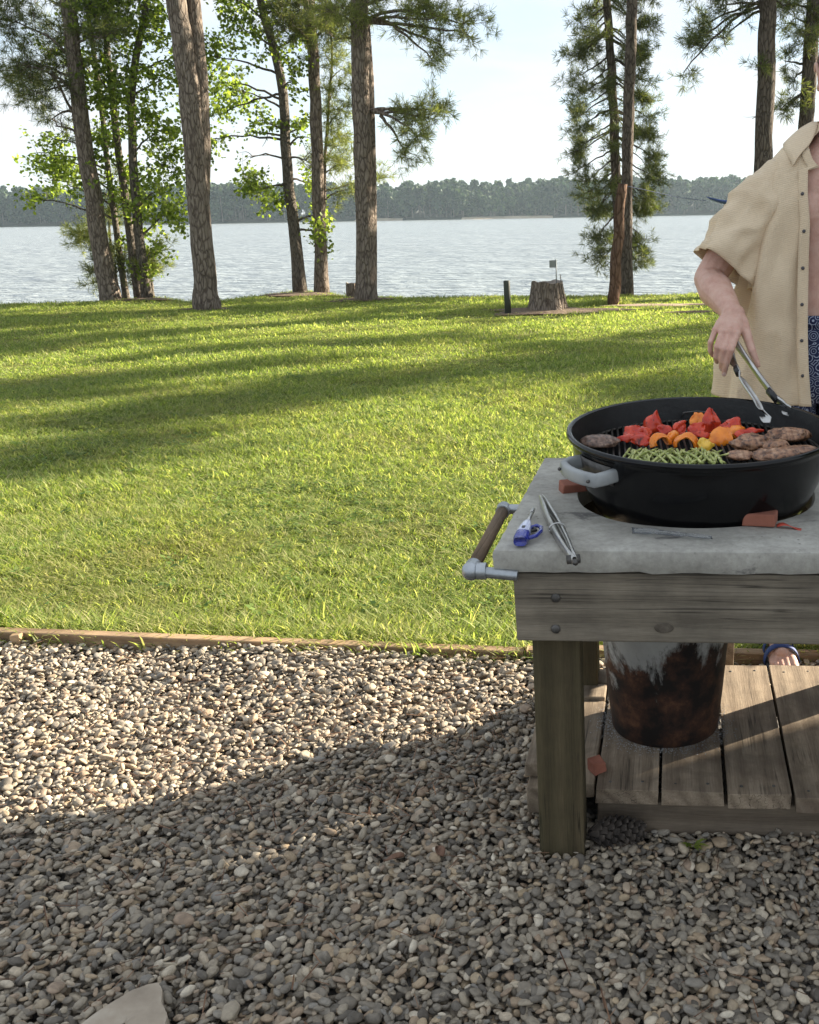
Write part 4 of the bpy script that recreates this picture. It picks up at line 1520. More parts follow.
# slab with its round hole
hole_c = tl((0.213, 2.228, 0))
HR = 0.262
SX, SY, SZ0, SZ1 = 0.95, 0.765, 0.662, 0.71
N_SEG = 96
angs = [2 * math.pi * k / N_SEG for k in range(N_SEG)]
for (cx, cy) in ((0, 0), (SX, 0), (SX, SY), (0, SY)):
    a = math.atan2(cy - hole_c.y, cx - hole_c.x) % (2 * math.pi)
    i = min(range(N_SEG), key=lambda k: abs(angs[k] - a))
    angs[i] = a
outer, inner, mid1, mid2 = [], [], [], []
for a in angs:
    dx, dy = math.cos(a), math.sin(a)
    ts = []
    if dx > 1e-6: ts.append((SX - hole_c.x) / dx)
    if dx < -1e-6: ts.append(-hole_c.x / dx)
    if dy > 1e-6: ts.append((SY - hole_c.y) / dy)
    if dy < -1e-6: ts.append(-hole_c.y / dy)
    t_ = min(ts)
    outer.append(Vector((hole_c.x + dx * t_, hole_c.y + dy * t_, 0)))
    rr_ = HR * (1 + 0.006 * math.sin(5 * a) + 0.004 * math.sin(11 * a))
    inner.append(Vector((hole_c.x + dx * rr_, hole_c.y + dy * rr_, 0)))
Z = lambda ps, z, s=0.0: [Vector((p.x, p.y, z)) for p in ps]


def inset(ps, d):
    return [Vector((min(max(p.x, d), SX - d), min(max(p.y, d), SY - d), 0)) for p in ps]


def wob(ps, amp):
    return [p + Vector((amp * noise.noise(p * 31), amp * noise.noise(p * 27 + Vector((5, 5, 5))), 0.6 * amp * noise.noise(p * 22))) for p in ps]


half = [o_.lerp(i_, 0.5) for o_, i_ in zip(outer, inner)]
g = MB()
loops = [Z(inner, SZ0), Z(inner, SZ1 - 0.006), [p.lerp(q_, 0.02) for p, q_ in zip(Z(inner, SZ1), Z(outer, SZ1))], Z(half, SZ1), wob(Z(inset(outer, 0.009), SZ1), 0.003), wob(Z(inset(outer, 0.002), SZ1 - 0.004), 0.003), wob(Z(outer, SZ1 - 0.011), 0.003),
         wob(Z(outer, SZ0 + 0.012), 0.004), wob(Z(inset(outer, 0.005), SZ0 + 0.001), 0.006), Z(inset(outer, 0.02), SZ0), Z(inner, SZ0)]
g.grid(loops, wrap=True)
slab = g.build('concrete_top', M_CONC, table, auto=38)

APZ0, APZ1 = 0.517, 0.658


def board(name, lo, hi, mat, parent, jit=0.0015, bev=0.003, extra=None):
    c = Vector(((lo[0] + hi[0]) / 2, (lo[1] + hi[1]) / 2, (lo[2] + hi[2]) / 2))
    g = MB()
    g.box([l - k for l, k in zip(lo, c)], [h - k for h, k in zip(hi, c)], jit=jit)
    mats = [mat]
    if extra:
        mats.append(M_DARKMETAL)
        for (x, y, z) in extra:
            g.lathe([(0.0, 0.0012), (0.004, 0.0012), (0.0045, -0.003)], 8, (x - c.x, y - c.y, z - c.z), 1)
    ob = g.build(name, mats, parent, bevel=bev, smooth=False)
    ob.location = c
    return ob


board('apron', (0.036, 0.012, APZ0), (SX - 0.036, 0.05, APZ1), M_APRON, table)
board('apron', (0.036, SY - 0.05, APZ0), (SX - 0.036, SY - 0.012, APZ1), M_APRON, table)
for xx in (0.037, SX - 0.074):
    M_side = M_SHELF
    board('side_apron', (xx, 0.053, APZ0 + 0.004), (xx + 0.037, SY - 0.053, APZ1), M_side, table)
LX = 0.064
for (lx, ly) in ((LX, 0.0515), (LX - 0.01, SY - 0.143), (SX - LX - 0.09, 0.0515), (SX - LX - 0.09, SY - 0.143)):
    if ly < 0.1:
        board('leg', (lx - 0.004, ly - 0.001, -0.04), (lx + 0.092, ly + 0.089, APZ1 - 0.002), M_LEG, table, 0.002, 0.004)
    else:
        board('leg', (lx, ly, -0.04), (lx + 0.089, ly + 0.089, APZ1 - 0.002), M_LEG, table, 0.002, 0.004)
M_KNOT = mat_noisy('dark_knot', [(0.3, (0.06, 0.047, 0.035)), (0.7, (0.13, 0.108, 0.083))], 60, 5, 0.9, 0.4, 0.002)
c = tl(at(664, 627, 1.845))
g = MB()
g.ball((0, 0, 0), (0.019, 0.0011, 0.011), 22, 8)
ob = g.build('knot', M_KNOT, table)
ob.location = (c.x, 0.0118, c.z)
for (px_, py_) in ((556, 597), (556, 628)):
    c = tl(on(px_, py_, 0.6))
    c = tl(at(px_, py_, 1.862))
    g = MB()
    g.ball((0, 0, 0), (0.0095, 0.004, 0.0095), 12, 6)
    ob = g.build('bolt', M_DARKMETAL, table)
    ob.location = (c.x, 0.0115, c.z)
# low shelf
SH1, SH0 = 0.122, 0.085
x0 = 0.176
for k in range(6):
    xa = x0 + k * 0.1425
    fy = 0.128 + 0.004 * ((k * 7) % 3) - 0.006 * k
    board('shelf_board', (xa, fy, SH0), (xa + 0.1345, 0.775 + 0.004 * (k % 2), SH1), M_SHELF, table, 0.002, 0.004,
          [(xa + 0.03, fy + 0.03, SH1), (xa + 0.10, fy + 0.034, SH1), (xa + 0.035, 0.735, SH1), (xa + 0.10, 0.742, SH1)])
board('shelf_board', (0.006, 0.225, SH0 + 0.002), (0.074, 0.545, SH1 + 0.002), M_SHELF, table, 0.002, 0.004)
board('shelf_board', (-0.012, 0.55, SH0 + 0.004), (0.168, 0.635, SH1 + 0.006), M_SHELF, table, 0.002, 0.004)
board('shelf_board', (-0.008, 0.64, SH0 + 0.004), (0.166, 0.725, SH1 + 0.006), M_SHELF, table, 0.002, 0.004)
board('shelf_board', (0.178 - 0.098, 0.149, SH0), (0.170, 0.545, SH1 - 0.001), M_SHELF, table, 0.002, 0.004)
board('shelf_bearer', (0.178, 0.146, 0.004), (SX + 0.03, 0.184, SH0 - 0.002), M_BEAR, table, 0.002, 0.003)
board('shelf_bearer', (0.178, 0.70, 0.004), (SX + 0.03, 0.738, SH0 - 0.002), M_BEAR, table, 0.002, 0.003)
board('shelf_bearer', (0.014, 0.19, 0.016), (0.074, 0.84, SH0 - 0.002), M_SHELF, table, 0.002, 0.004)
# tool rail on the left: galvanised elbow and stubs carrying a wooden bar
zr = 0.664
eA, eB = tl(on(471, 571, zr)), tl(on(503, 511, zr))
g = MB()
g.tube([eA, Vector((0.045, eA.y, zr - 0.008))], 0.011, 14)
g.ball(eA, 0.0185, 14, 9)
g.tube([eA + Vector((0.012, 0, 0)), eA + Vector((0.03, 0, 0))], 0.0165, 14)
dv = (eB - eA).normalized()
g.tube([eA, eA + dv * 0.03], 0.0165, 14)
g.build('rail_fitting', M_GALV, table, auto=40)
g = MB()
g.tube([eB - dv * 0.012, eB + dv * 0.022], 0.0165, 14)
g.ball(eB + dv * 0.016, 0.018, 14, 9)
g.tube([eB + dv * 0.016, Vector((0.0, eB.y + 0.014, zr))], 0.012, 14)
g.build('rail_fitting', M_GALV, table, auto=40)
M_BAR = mat_wood('rail_dowel', 1, (0.10, 0.07, 0.045), (0.20, 0.145, 0.10), (0.30, 0.23, 0.17), 60, 0.3)
g = MB()
g.tube([eA + dv * 0.028, eB - dv * 0.01], 0.0135, 14)
g.build('rail_bar', M_BAR, table)

# ------------------------------------------------------------------ ash bucket on the shelf
M_BUCKET, nt, N, L, b = _mat('rusted_galvanised')
v = coords(N, L, rnd=False)
sx_ = N.new('ShaderNodeSeparateXYZ'); L.new(v, sx_.inputs[0])
nz = tex_noise(N, L, coords(N, L, (1, 1, 0.6), rnd=False), 7, 7, 0.7, 0.5)
ma = N.new('ShaderNodeMath'); ma.operation = 'MULTIPLY_ADD'; ma.inputs[1].default_value = 0.75; L.new(nz, ma.inputs[0])
sub = N.new('ShaderNodeMath'); sub.operation = 'MULTIPLY'; sub.inputs[1].default_value = -1.0; L.new(sx_.outputs['Z'], sub.inputs[0])
L.new(sub.outputs[0], ma.inputs[2])
rm = ramp(N, [(0.47, (0, 0, 0)), (0.53, (1, 1, 1))])
off = N.new('ShaderNodeMath'); off.operation = 'ADD'; off.inputs[1].default_value = 0.36; L.new(ma.outputs[0], off.inputs[0])
L.new(off.outputs[0], rm.inputs['Fac'])
n2 = tex_noise(N, L, v, 14, 6, 0.7)
ru = ramp(N, [(0.42, (0.010, 0.007, 0.006)), (0.56, (0.045, 0.02, 0.012)), (0.72, (0.13, 0.058, 0.03))])
L.new(n2, ru.inputs['Fac'])
n3 = tex_noise(N, L, v, 6, 5, 0.6)
ga = ramp(N, [(0.3, (0.24, 0.235, 0.22)), (0.7, (0.44, 0.43, 0.40))])
L.new(n3, ga.inputs['Fac'])
col = mixc(N, L, rm.outputs['Color'], ga.outputs['Color'], ru.outputs['Color'])
L.new(col, b.inputs['Base Color'])
b.inputs['Roughness'].default_value = 0.7
b.inputs['Specular IOR Level'].default_value = 0.3
bump(N, L, n2, b, 0.35, 0.004)
bc = on(667, 747, 0.1)
bc = Vector((0.150, 2.262, 0.1235))
root = thing('ash_bucket', 'rusty galvanised bucket standing on the low shelf under the concrete top', 'bucket', bc)
g = MB()
prof = [(0.0, 0.004), (0.124, 0.004), (0.126, 0.0), (0.129, 0.006), (0.134, 0.05), (0.1405, 0.12), (0.147, 0.20), (0.1575, 0.315), (0.161, 0.321), (0.161, 0.327), (0.1595, 0.333), (0.163, 0.340), (0.163, 0.346), (0.1625, 0.352),
        (0.168, 0.40), (0.172, 0.405), (0.172, 0.411), (0.166, 0.411), (0.143, 0.25), (0.122, 0.02), (0.0, 0.012)]
g.lathe(prof, 64)
g.build('pail', M_BUCKET, root, auto=50)
M_ASH = mat_noisy('wood_ash', [(0.3, (0.12, 0.115, 0.11)), (0.7, (0.4, 0.39, 0.38))], 20, 6, 0.95, 0.6, 0.01)
g = MB()
g.lathe([(0.0, 0.20), (0.08, 0.19), (0.134, 0.17)], 32)
g.build('ash', M_ASH, root)
for s in (-1, 1):
    g = MB()
    g.box((s * 0.156 - 0.006, -0.02, 0.30), (s * 0.156 + 0.006, 0.02, 0.36))
    g.tube([(s * 0.165, -0.012, 0.325), (s * 0.175, 0, 0.318), (s * 0.165, 0.012, 0.325), (s * 0.165, 0, 0.34)], 0.004, 6)
    g.build('bail_ear', M_DARKMETAL, root, bevel=0.002)

# pale ash dusted on the boards round the bucket
rr_ = np.random.default_rng(5)
k = 1400
a = rr_.uniform(0, 6.283, k); rad = 0.128 + np.abs(rr_.normal(0, 0.022, k))
P_ = np.stack([bc.x + rad * np.cos(a), bc.y + rad * np.sin(a), np.full(k, 0.1238)], 1)
s = rr_.uniform(0.0008, 0.0022, k)[:, None]
qd = np.stack([P_ + s * [1, 0, 0], P_ + s * [0, 1, 0.3], P_ - s * [1, 0, 0], P_ - s * [0, 1, 0]], 1).reshape(-1, 3)
tag(np_mesh('ash_dust', qd, np.arange(k * 4).reshape(k, 4), 4, M_ASH), 'pale ash dust scattered round the bucket foot', None, None, 'stuff')

# ------------------------------------------------------------------ kettle grill
M_ENAMEL, nt, N, L, b = _mat('black_enamel')
v = coords(N, L, rnd=False)
f = tex_noise(N, L, v, 18, 6, 0.7)
r = ramp(N, [(0.35, (0.004, 0.004, 0.0045)), (0.62, (0.007, 0.007, 0.0075)), (0.8, (0.02, 0.019, 0.018))])
L.new(f, r.inputs['Fac']); L.new(r.outputs['Color'], b.inputs['Base Color'])
rr2 = ramp(N, [(0.3, (0.10, 0.10, 0.10)), (0.7, (0.24, 0.24, 0.24))])
L.new(f, rr2.inputs['Fac']); L.new(rr2.outputs['Color'], b.inputs['Roughness'])
b.inputs['Specular IOR Level'].default_value = 0.28
M_SOOT = mat_noisy('sooty_inside', [(0.3, (0.008, 0.008, 0.008)), (0.62, (0.016, 0.016, 0.0155)), (0.8, (0.06, 0.057, 0.054))], 26, 6, 0.5, 0.4, 0.003, rnd=False)
GC = Vector((0.222, 2.212, 0.862))
GT = math.radians(3.2)
GR = 0.288
grill = thing('kettle_grill', 'round black kettle grill bowl set into the hole of the concrete top', 'grill', GC)
grill.rotation_euler = (GT, 0, 0)
GM = Matrix.Translation(GC) @ Matrix.Rotation(GT, 4, 'X')
g = MB()
outp = [(0.0, -0.285), (0.08, -0.277), (0.15, -0.25), (0.205, -0.207), (0.240, -0.155), (0.262, -0.105), (0.276, -0.055), (0.282, -0.02), (0.284, -0.012)]
lip = [(0.290, -0.010), (0.2935, -0.004), (0.292, 0.003), (0.287, 0.005), (0.282, 0.002)]
inp = [(0.279, -0.012), (0.273, -0.05), (0.259, -0.10), (0.237, -0.15), (0.202, -0.20), (0.147, -0.243), (0.08, -0.27), (0.0, -0.278)]
g.lathe(outp + lip, 96)
g.build('bowl', M_ENAMEL, grill)
g = MB()
g.lathe([(0.2815, 0.0018)] + inp, 96)
g.build('bowl_lining', M_SOOT, grill)
M_GRATE = mat_noisy('charred_grate_steel', [(0.3, (0.02, 0.018, 0.016)), (0.7, (0.09, 0.08, 0.07))], 30, 5, 0.5, 0.3, 0.002, metallic=0.6)
GZ = -0.048
g = MB()
rg = 0.266
x = -0.258
while x < 0.26:
    hy = math.sqrt(max(rg * rg - x * x, 0))
    if hy > 0.02:
        g.tube([(x, -hy, GZ), (x, hy, GZ)], 0.0027, 6)
    x += 0.0135
ringp = [(rg * math.cos(2 * math.pi * k / 64), rg * math.sin(2 * math.pi * k / 64), GZ - 0.002) for k in range(65)]
g.tube(ringp, 0.0042, 6)
for yy in (-0.11, 0.11):
    hx = math.sqrt(rg * rg - yy * yy)
    g.tube([(-hx, yy, GZ - 0.005), (hx, yy, GZ - 0.005)], 0.0035, 6)
g.build('grate', M_GRATE, grill)
# lid-hook wire on the far wall
g = MB()
for s in (-1,):
    a0 = math.radians(86)
    pts = [(0.268 * math.cos(a0 + t), 0.268 * math.sin(a0 + t), -0.03 + z) for (t, z) in ((-0.13, -0.012), (-0.12, 0.0), (0.0, 0.003), (0.12, 0.0), (0.13, -0.012))]
    g.tube(pts, 0.0022, 6)
g.build('wire_loop', M_DARKMETAL, grill)
# grey handle at the near left
M_HANDLE = mat_plain('grey_handle_plastic', (0.30, 0.31, 0.31), 0.45)
ha = math.radians(214)


def ring_pt(a, r, z):
    return Vector((r * math.cos(a), r * math.sin(a), z))


g = MB()
hz = -0.044
ctr = []
for (da, rr_, dz_) in ((-0.225, 0.272, 0.004), (-0.215, 0.306, 0.003), (-0.18, 0.323, 0.0), (-0.09, 0.328, 0), (0, 0.330, 0), (0.09, 0.328, 0), (0.18, 0.323, 0), (0.215, 0.306, 0.003), (0.225, 0.272, 0.004)):
    ctr.append(ring_pt(ha + da, rr_, hz + dz_))
rows = []
for i, p in enumerate(ctr):
    t = (ctr[min(i + 1, 8)] - ctr[max(i - 1, 0)]).normalized()
    nrm = t.cross(Vector((0, 0, 1))).normalized()
    hh_, ww_ = 0.0145, 0.009
    rows.append([p + nrm * (ww_ * math.copysign(abs(math.cos(a)) ** 0.6, math.cos(a))) + Vector((0, 0, hh_ * math.copysign(abs(math.sin(a)) ** 0.6, math.sin(a)))) for a in [2 * math.pi * k / 14 for k in range(14)]])
g.grid(rows, wrap=True)
g.build('side_handle', M_HANDLE, grill)
# screws of the handle and the worn lighter patch of steel it is bolted to
for aa in (ha - 0.16, ha + 0.16):
    g = MB()
    g.ball(ring_pt(aa, 0.336, hz), (0.004, 0.004, 0.004), 8, 6)
    g.build('handle_screw', M_DARKMETAL, grill)
g = MB()
rows = []
for i in range(9):
    a = ha - 0.2 + 0.4 * i / 8
    rows.append([ring_pt(a, 0.2815 + 0.002, -0.024), ring_pt(a, 0.272 + 0.004, -0.066)])
g.grid(rows)
g.build('heat_shield', M_DARKMETAL, grill, solid=0.001)

# ------------------------------------------------------------------ brick shims
M_BRICK = mat_noisy('red_clay_brick', [(0.3, (0.20, 0.07, 0.045)), (0.7, (0.34, 0.13, 0.085))], 18, 6, 0.9, 0.5, 0.004)


def chunk(name, label, c, size, rz, cat, mat, tilt=0.0, jit=0.004):
    g = MB()
    sx, sy, sz = size
    g.box((-sx / 2, -sy / 2, 0), (sx / 2, sy / 2, sz), jit=jit)
    o = g.build(name, mat, None, bevel=0.003, smooth=False)
    o.location = c
    o.rotation_euler = (tilt, 0.0, rz)
    return tag(o, label, cat)


chunk('brick_piece', 'broken red brick wedged under the left of the black grill', (-0.058, 2.272, 0.711), (0.062, 0.04, 0.02), 0.3, 'brick', M_BRICK)
o = chunk('brick_piece', 'larger red brick chunk wedged at the near right of the grill', (0.325, 1.985, 0.711), (0.062, 0.045, 0.026), -0.35, 'brick', M_BRICK)
chunk('brick_piece', 'small red brick piece on the shelf boards behind the front leg', (on(597, 783, 0.122).x, 2.045, 0.1225), (0.034, 0.03, 0.026), 0.5, 'brick', M_BRICK)
M_REDRIB = mat_plain('faded_red_plastic', (0.45, 0.06, 0.035), 0.5)
g = MB()
q = on(770, 524, 0.711)
rows = []
for i in range(9):
    s = i / 8
    c = Vector((0.352 + 0.052 * s, 1.962 - 0.02 * s, 0.7125 + 0.005 * math.sin(s * 5)))
    rows.append([c + Vector((0.001, -0.0075, 0.001)), c + Vector((0.001, 0.0075, 0.0022 * math.sin(s * 9)))])
g.grid(rows)
tag(g.build('red_strip', M_REDRIB, None, rows[0][0], solid=0.0015), 'flat red plastic strip on the concrete beside the larger brick chunk', 'strip')

# ------------------------------------------------------------------ lighter, closed tongs, plastic scrap
M_BLUE = mat_plain('blue_plastic', (0.025, 0.035, 0.28), 0.25, coat=0.5)
M_STEEL = mat_noisy('brushed_steel', [(0.3, (0.38, 0.37, 0.35)), (0.7, (0.6, 0.59, 0.57))], 20, 3, 0.3, 0.05, 0.001, metallic=1.0)
M_BLACKPL = mat_plain('black_plastic', (0.015, 0.015, 0.016), 0.4)
la, lb = on(520, 541, 0.725), on(533, 509, 0.725)
la.z = lb.z = 0
root = thing('grill_lighter', 'blue long-nosed gas lighter lying on the concrete near its left edge', 'lighter', (la.x, la.y, 0.711))
ax = (lb - la); ll = ax.length; ax.normalize()
ay = Vector((-ax.y, ax.x, 0))
LP = lambda s, t, z: ax * (s * ll) + ay * t + Vector((0, 0, z))
g = MB()
secs = [(0.0, 0.0125, 0.009), (0.03, 0.0145, 0.0115), (0.2, 0.0145, 0.012), (0.36, 0.0125, 0.0115), (0.46, 0.0105, 0.010), (0.56, 0.0075, 0.0075), (0.60, 0.0055, 0.0055)]
rows = []
for (s, w, h) in secs:
    rows.append([LP(s, w * math.copysign(abs(math.cos(a)) ** 0.7, math.cos(a)), 0.0125 + h * math.copysign(abs(math.sin(a)) ** 0.7, math.sin(a))) for a in [2 * math.pi * k / 14 for k in range(14)]])
M_PALE = mat_plain('pale_lavender_plastic', (0.50, 0.52, 0.72), 0.25, coat=0.4)
g.grid(rows[:3], wrap=True)
g.grid(rows[2:], 1, wrap=True)
g.f.append(tuple(range(14))); g.m.append(0)
lp_ = [LP(0.40, -0.010, 0.013), LP(0.47, -0.021, 0.013), LP(0.42, -0.031, 0.013), LP(0.30, -0.033, 0.013), LP(0.16, -0.026, 0.013), LP(0.10, -0.013, 0.013)]
g.tube(lp_, 0.0042, 8)
g.build('body', [M_BLUE, M_PALE], root)
g = MB(); g.tube([LP(0.30, -0.011, 0.013), LP(0.33, -0.022, 0.013), LP(0.40, -0.017, 0.013)], 0.0035, 8); g.build('trigger', M_BLACKPL, root)
g = MB(); g.tube([LP(0.58, 0, 0.0125), LP(1.0, 0, 0.0125)], 0.0038, 10); g.tube([LP(0.9, 0, 0.0125), LP(1.01, 0, 0.0125)], 0.0046, 10); g.build('nozzle', M_STEEL, root)
g = MB(); g.box((-0.006, -0.003, 0), (0.006, 0.003, 0.0012)); o = g.build('flame_mark', M_BLACKPL, root, smooth=False); o.location = LP(0.27, 0, 0.0242); o.rotation_euler.z = math.atan2(ax.y, ax.x)

ta, tb = on(541, 498, 0.722), on(574.5, 561, 0.722)


def channel(g, pts, w, h, up, th=0.0012, mi=0):
    """folded steel arm: a U channel along pts; up = open side"""
    rows = []
    for i, p in enumerate(pts):
        t = (pts[min(i + 1, len(pts) - 1)] - pts[max(i - 1, 0)]).normalized()
        u = (up - t * up.dot(t)).normalized()
        s = t.cross(u)
        wi = w[i] if hasattr(w, '__len__') else w
        hi = h[i] if hasattr(h, '__len__') else h
        rows.append([p + s * (wi / 2) + u * hi, p + s * (wi / 2) + u * hi * 0.3, p + s * (wi * 0.38), p, p - s * (wi * 0.38), p - s * (wi / 2) + u * hi * 0.3, p - s * (wi / 2) + u * hi])
    g.grid(rows, mi)


root = thing('kitchen_tongs', 'closed silver tongs lying on the concrete and jutting over its front edge', 'tongs', (tb.x, tb.y, 0.711))
ax = Vector((ta.x - tb.x, ta.y - tb.y, 0)); ll = ax.length; ax.normalize()
ay = Vector((-ax.y, ax.x, 0))
for s in (-1, 1):
    g = MB()
    pts = []
    for i in range(11):
        t = i / 10
        off = 0.004 + 0.0075 * math.sin(math.pi * min(1, t * 1.02)) ** 0.8
        pts.append(ax * (ll * t) + ay * s * off + Vector((0, 0, 0.0105)))
    channel(g, pts, [0.017] * 7 + [0.018, 0.021, 0.023, 0.016], [0.006] * 9 + [0.004, 0.002], ay * -s)
    g.build('arm', M_STEEL, root, solid=0.0014)
g = MB()
g.tube([ay * -0.012 + Vector((0, 0, 0.0105)) + ax * 0.012, ay * 0.012 + Vector((0, 0, 0.0105)) + ax * 0.012], 0.0085, 12)
g.tube([Vector((0, 0, 0.011)) - ax * 0.012, Vector((0, 0, 0.011)) + ax * 0.01], 0.005, 8)
g.build('hinge', M_DARKMETAL, root)
g = MB()
c = ax * (ll * 0.46) + Vector((0, 0, 0.0105))
g.tube([c + ay * (0.0165 * math.cos(a)) + Vector((0, 0, 0.0125 * math.sin(a))) for a in [2 * math.pi * k / 20 for k in range(21)]], 0.0016, 6)
g.build('lock_ring', M_STEEL, root)
M_CLEAR, nt, N, L, b = _mat('clear_plastic')
b.inputs['Base Color'].default_value = (0.92, 0.94, 0.96, 1)
b.inputs['Transmission Weight'].default_value = 0.92
b.inputs['Roughness'].default_value = 0.12
b.inputs['IOR'].default_value = 1.12
f = tex_noise(N, L, coords(N, L), 40, 3); bump(N, L, f, b, 0.4, 0.01)
g = MB()
q0, q1 = on(632, 532, 0.712), on(712, 539, 0.712)
rows = []
for i in range(20):
    s = i / 19
    c = q0.lerp(q1, s)
    rows.append([c + Vector((0, (j - 3) * 0.0065 * (1 - 0.5 * s), 0.003 + 0.007 * (1 - s) * abs(noise.noise(Vector((s * 9, j * 0.9, 2.0)))) + 0.004 * abs(noise.noise(Vector((s * 20, j * 1.9, 5)))))) for j in range(7)])
g.grid(rows)
tag(g.build('plastic_scrap', M_CLEAR, None, q0, solid=0.0006), 'crumpled clear plastic scrap on the concrete in front of the grill', 'plastic')

# ------------------------------------------------------------------ food on the grate
GN = GM.to_3x3() @ Vector((0, 0, 1))


def food_pt(px_, py_, lift=0.0):
    """point over the grate plane seen at a photo pixel"""
    o3 = GM @ Vector((0, 0, GZ + 0.003 + lift))
    v3 = ray(px_, py_)
    return cC + v3 * ((o3 - cC).dot(GN) / v3.dot(GN))


def mat_food(name, stops, char, charlo, charhi, rough=0.35, scale=26, spec=0.5, sss=0.0, marks=False):
    m, nt, N, L, b = _mat(name)
    v = coords(N, L)
    f = tex_noise(N, L, v, scale, 5, 0.6)
    r = ramp(N, stops)
    L.new(f, r.inputs['Fac'])
    f2 = tex_noise(N, L, v, scale * 1.4, 6, 0.7, 0.4)
    r2 = ramp(N, [(charlo, (0, 0, 0)), (charhi, (1, 1, 1))])
    L.new(f2, r2.inputs['Fac'])
    cc = mixc(N, L, r2.outputs['Color'], r.outputs['Color'], char)
    if marks:            # seared bars left by the grate
        wv = N.new('ShaderNodeTexWave')
        wv.wave_type, wv.bands_direction = 'BANDS', 'X'
        wv.inputs['Scale'].default_value = 22
        wv.inputs['Distortion'].default_value = 2.5
        wv.inputs['Detail'].default_value = 3
        wv.inputs['Detail Scale'].default_value = 6
        L.new(v, wv.inputs['Vector'])
        rm_ = ramp(N, [(0.62, (0, 0, 0)), (0.9, (0.38, 0.38, 0.38))])
        L.new(wv.outputs['Fac'], rm_.inputs['Fac'])
        cc = mixc(N, L, rm_.outputs['Color'], cc, tuple(x_ * 1.6 for x_ in char))
    L.new(cc, b.inputs['Base Color'])
    b.inputs['Roughness'].default_value = rough
    b.inputs['Specular IOR Level'].default_value = spec
    if sss:
        b.inputs['Subsurface Weight'].default_value = sss
        b.inputs['Subsurface Radius'].default_value = (0.01, 0.004, 0.002)
        b.inputs['Subsurface Scale'].default_value = 0.5
    bump(N, L, f2, b, 0.3, 0.003)
    return m


M_RED = mat_food('red_pepper_skin', [(0.3, (0.42, 0.014, 0.008)), (0.7, (0.70, 0.075, 0.022))], (0.035, 0.008, 0.006), 0.56, 0.68, 0.22, 38)
M_ORANGE = mat_food('orange_pepper_skin', [(0.3, (0.75, 0.17, 0.012)), (0.7, (0.9, 0.30, 0.03))], (0.16, 0.03, 0.008), 0.60, 0.72, 0.22, 38)
M_YELLOW = mat_food('yellow_pepper_skin', [(0.3, (0.75, 0.42, 0.03)), (0.7, (0.85, 0.55, 0.08))], (0.3, 0.12, 0.02), 0.66, 0.8, 0.3, 22)
M_ASP = mat_food('asparagus_skin', [(0.3, (0.16, 0.21, 0.035)), (0.5, (0.38, 0.42, 0.11)), (0.7, (0.66, 0.64, 0.28))], (0.04, 0.04, 0.013), 0.52, 0.66, 0.5, 60)
M_CHICK = mat_food('grilled_chicken', [(0.25, (0.16, 0.065, 0.03)), (0.5, (0.36, 0.18, 0.095)), (0.75, (0.56, 0.36, 0.23))], (0.05, 0.022, 0.013), 0.48, 0.62, 0.38, 55, marks=True)
M_BURGER = mat_food('grilled_patty', [(0.25, (0.11, 0.055, 0.035)), (0.5, (0.22, 0.13, 0.09)), (0.75, (0.40, 0.29, 0.22))], (0.03, 0.016, 0.011), 0.46, 0.62, 0.42, 80, marks=True)


def pepper(label, px_, py_, mat, ln, wd, curl, spin, pitch, yaw, taper=0.5, lift=0.014):
    """a cut wedge of bell pepper: curved wall with pointed, turned-in ends"""
    g = MB()
    nu, nv = 18, 11
    rows = []
    seed = Vector((random.uniform(0, 40), random.uniform(0, 40), 0))
    R_ = ln / (2 * curl)
    for i in range(nu + 1):
        u = -1 + 2 * i / nu
        th = u * curl
        w = wd * (1 - taper * abs(u) ** 1.6) * (1 + 0.10 * math.sin(4 * u + seed.x)) * (1 + 0.25 * u * math.sin(seed.y))
        row = []
        for j in range(nv + 1):
            v_ = -1 + 2 * j / nv
            ph = v_ * 1.0
            rr_ = R_ + 0.5 * w * (math.cos(ph) - 1) * 0.9 + 0.006 * noise.noise(Vector((u * 1.8, v_ * 1.6, 0)) + seed) + 0.0025 * math.cos(3.0 * v_ + seed.x)
            row.append(Vector((math.sin(th) * rr_, math.sin(ph) * w * 0.5 / math.sin(1.0) * (1 + 0.08 * noise.noise(Vector((u * 4, 3, j)) + seed)), math.cos(th) * rr_ - R_ * (0.5 + 0.5 * math.cos(curl)))))
        rows.append(row)
    g.grid(rows)
    o = g.build('pepper_piece', mat, None, solid=0.004)
    bv = o.modifiers.new('b', 'BEVEL'); bv.width, bv.segments, bv.angle_limit = 0.0012, 2, math.radians(50)
    o.matrix_world = Matrix.Translation(food_pt(px_, py_, lift)) @ Matrix.Rotation(yaw, 4, 'Z') @ Matrix.Rotation(pitch, 4, 'X') @ Matrix.Rotation(spin, 4, 'Z')
    return tag(o, label, 'pepper', 'bell pepper pieces on the grill')


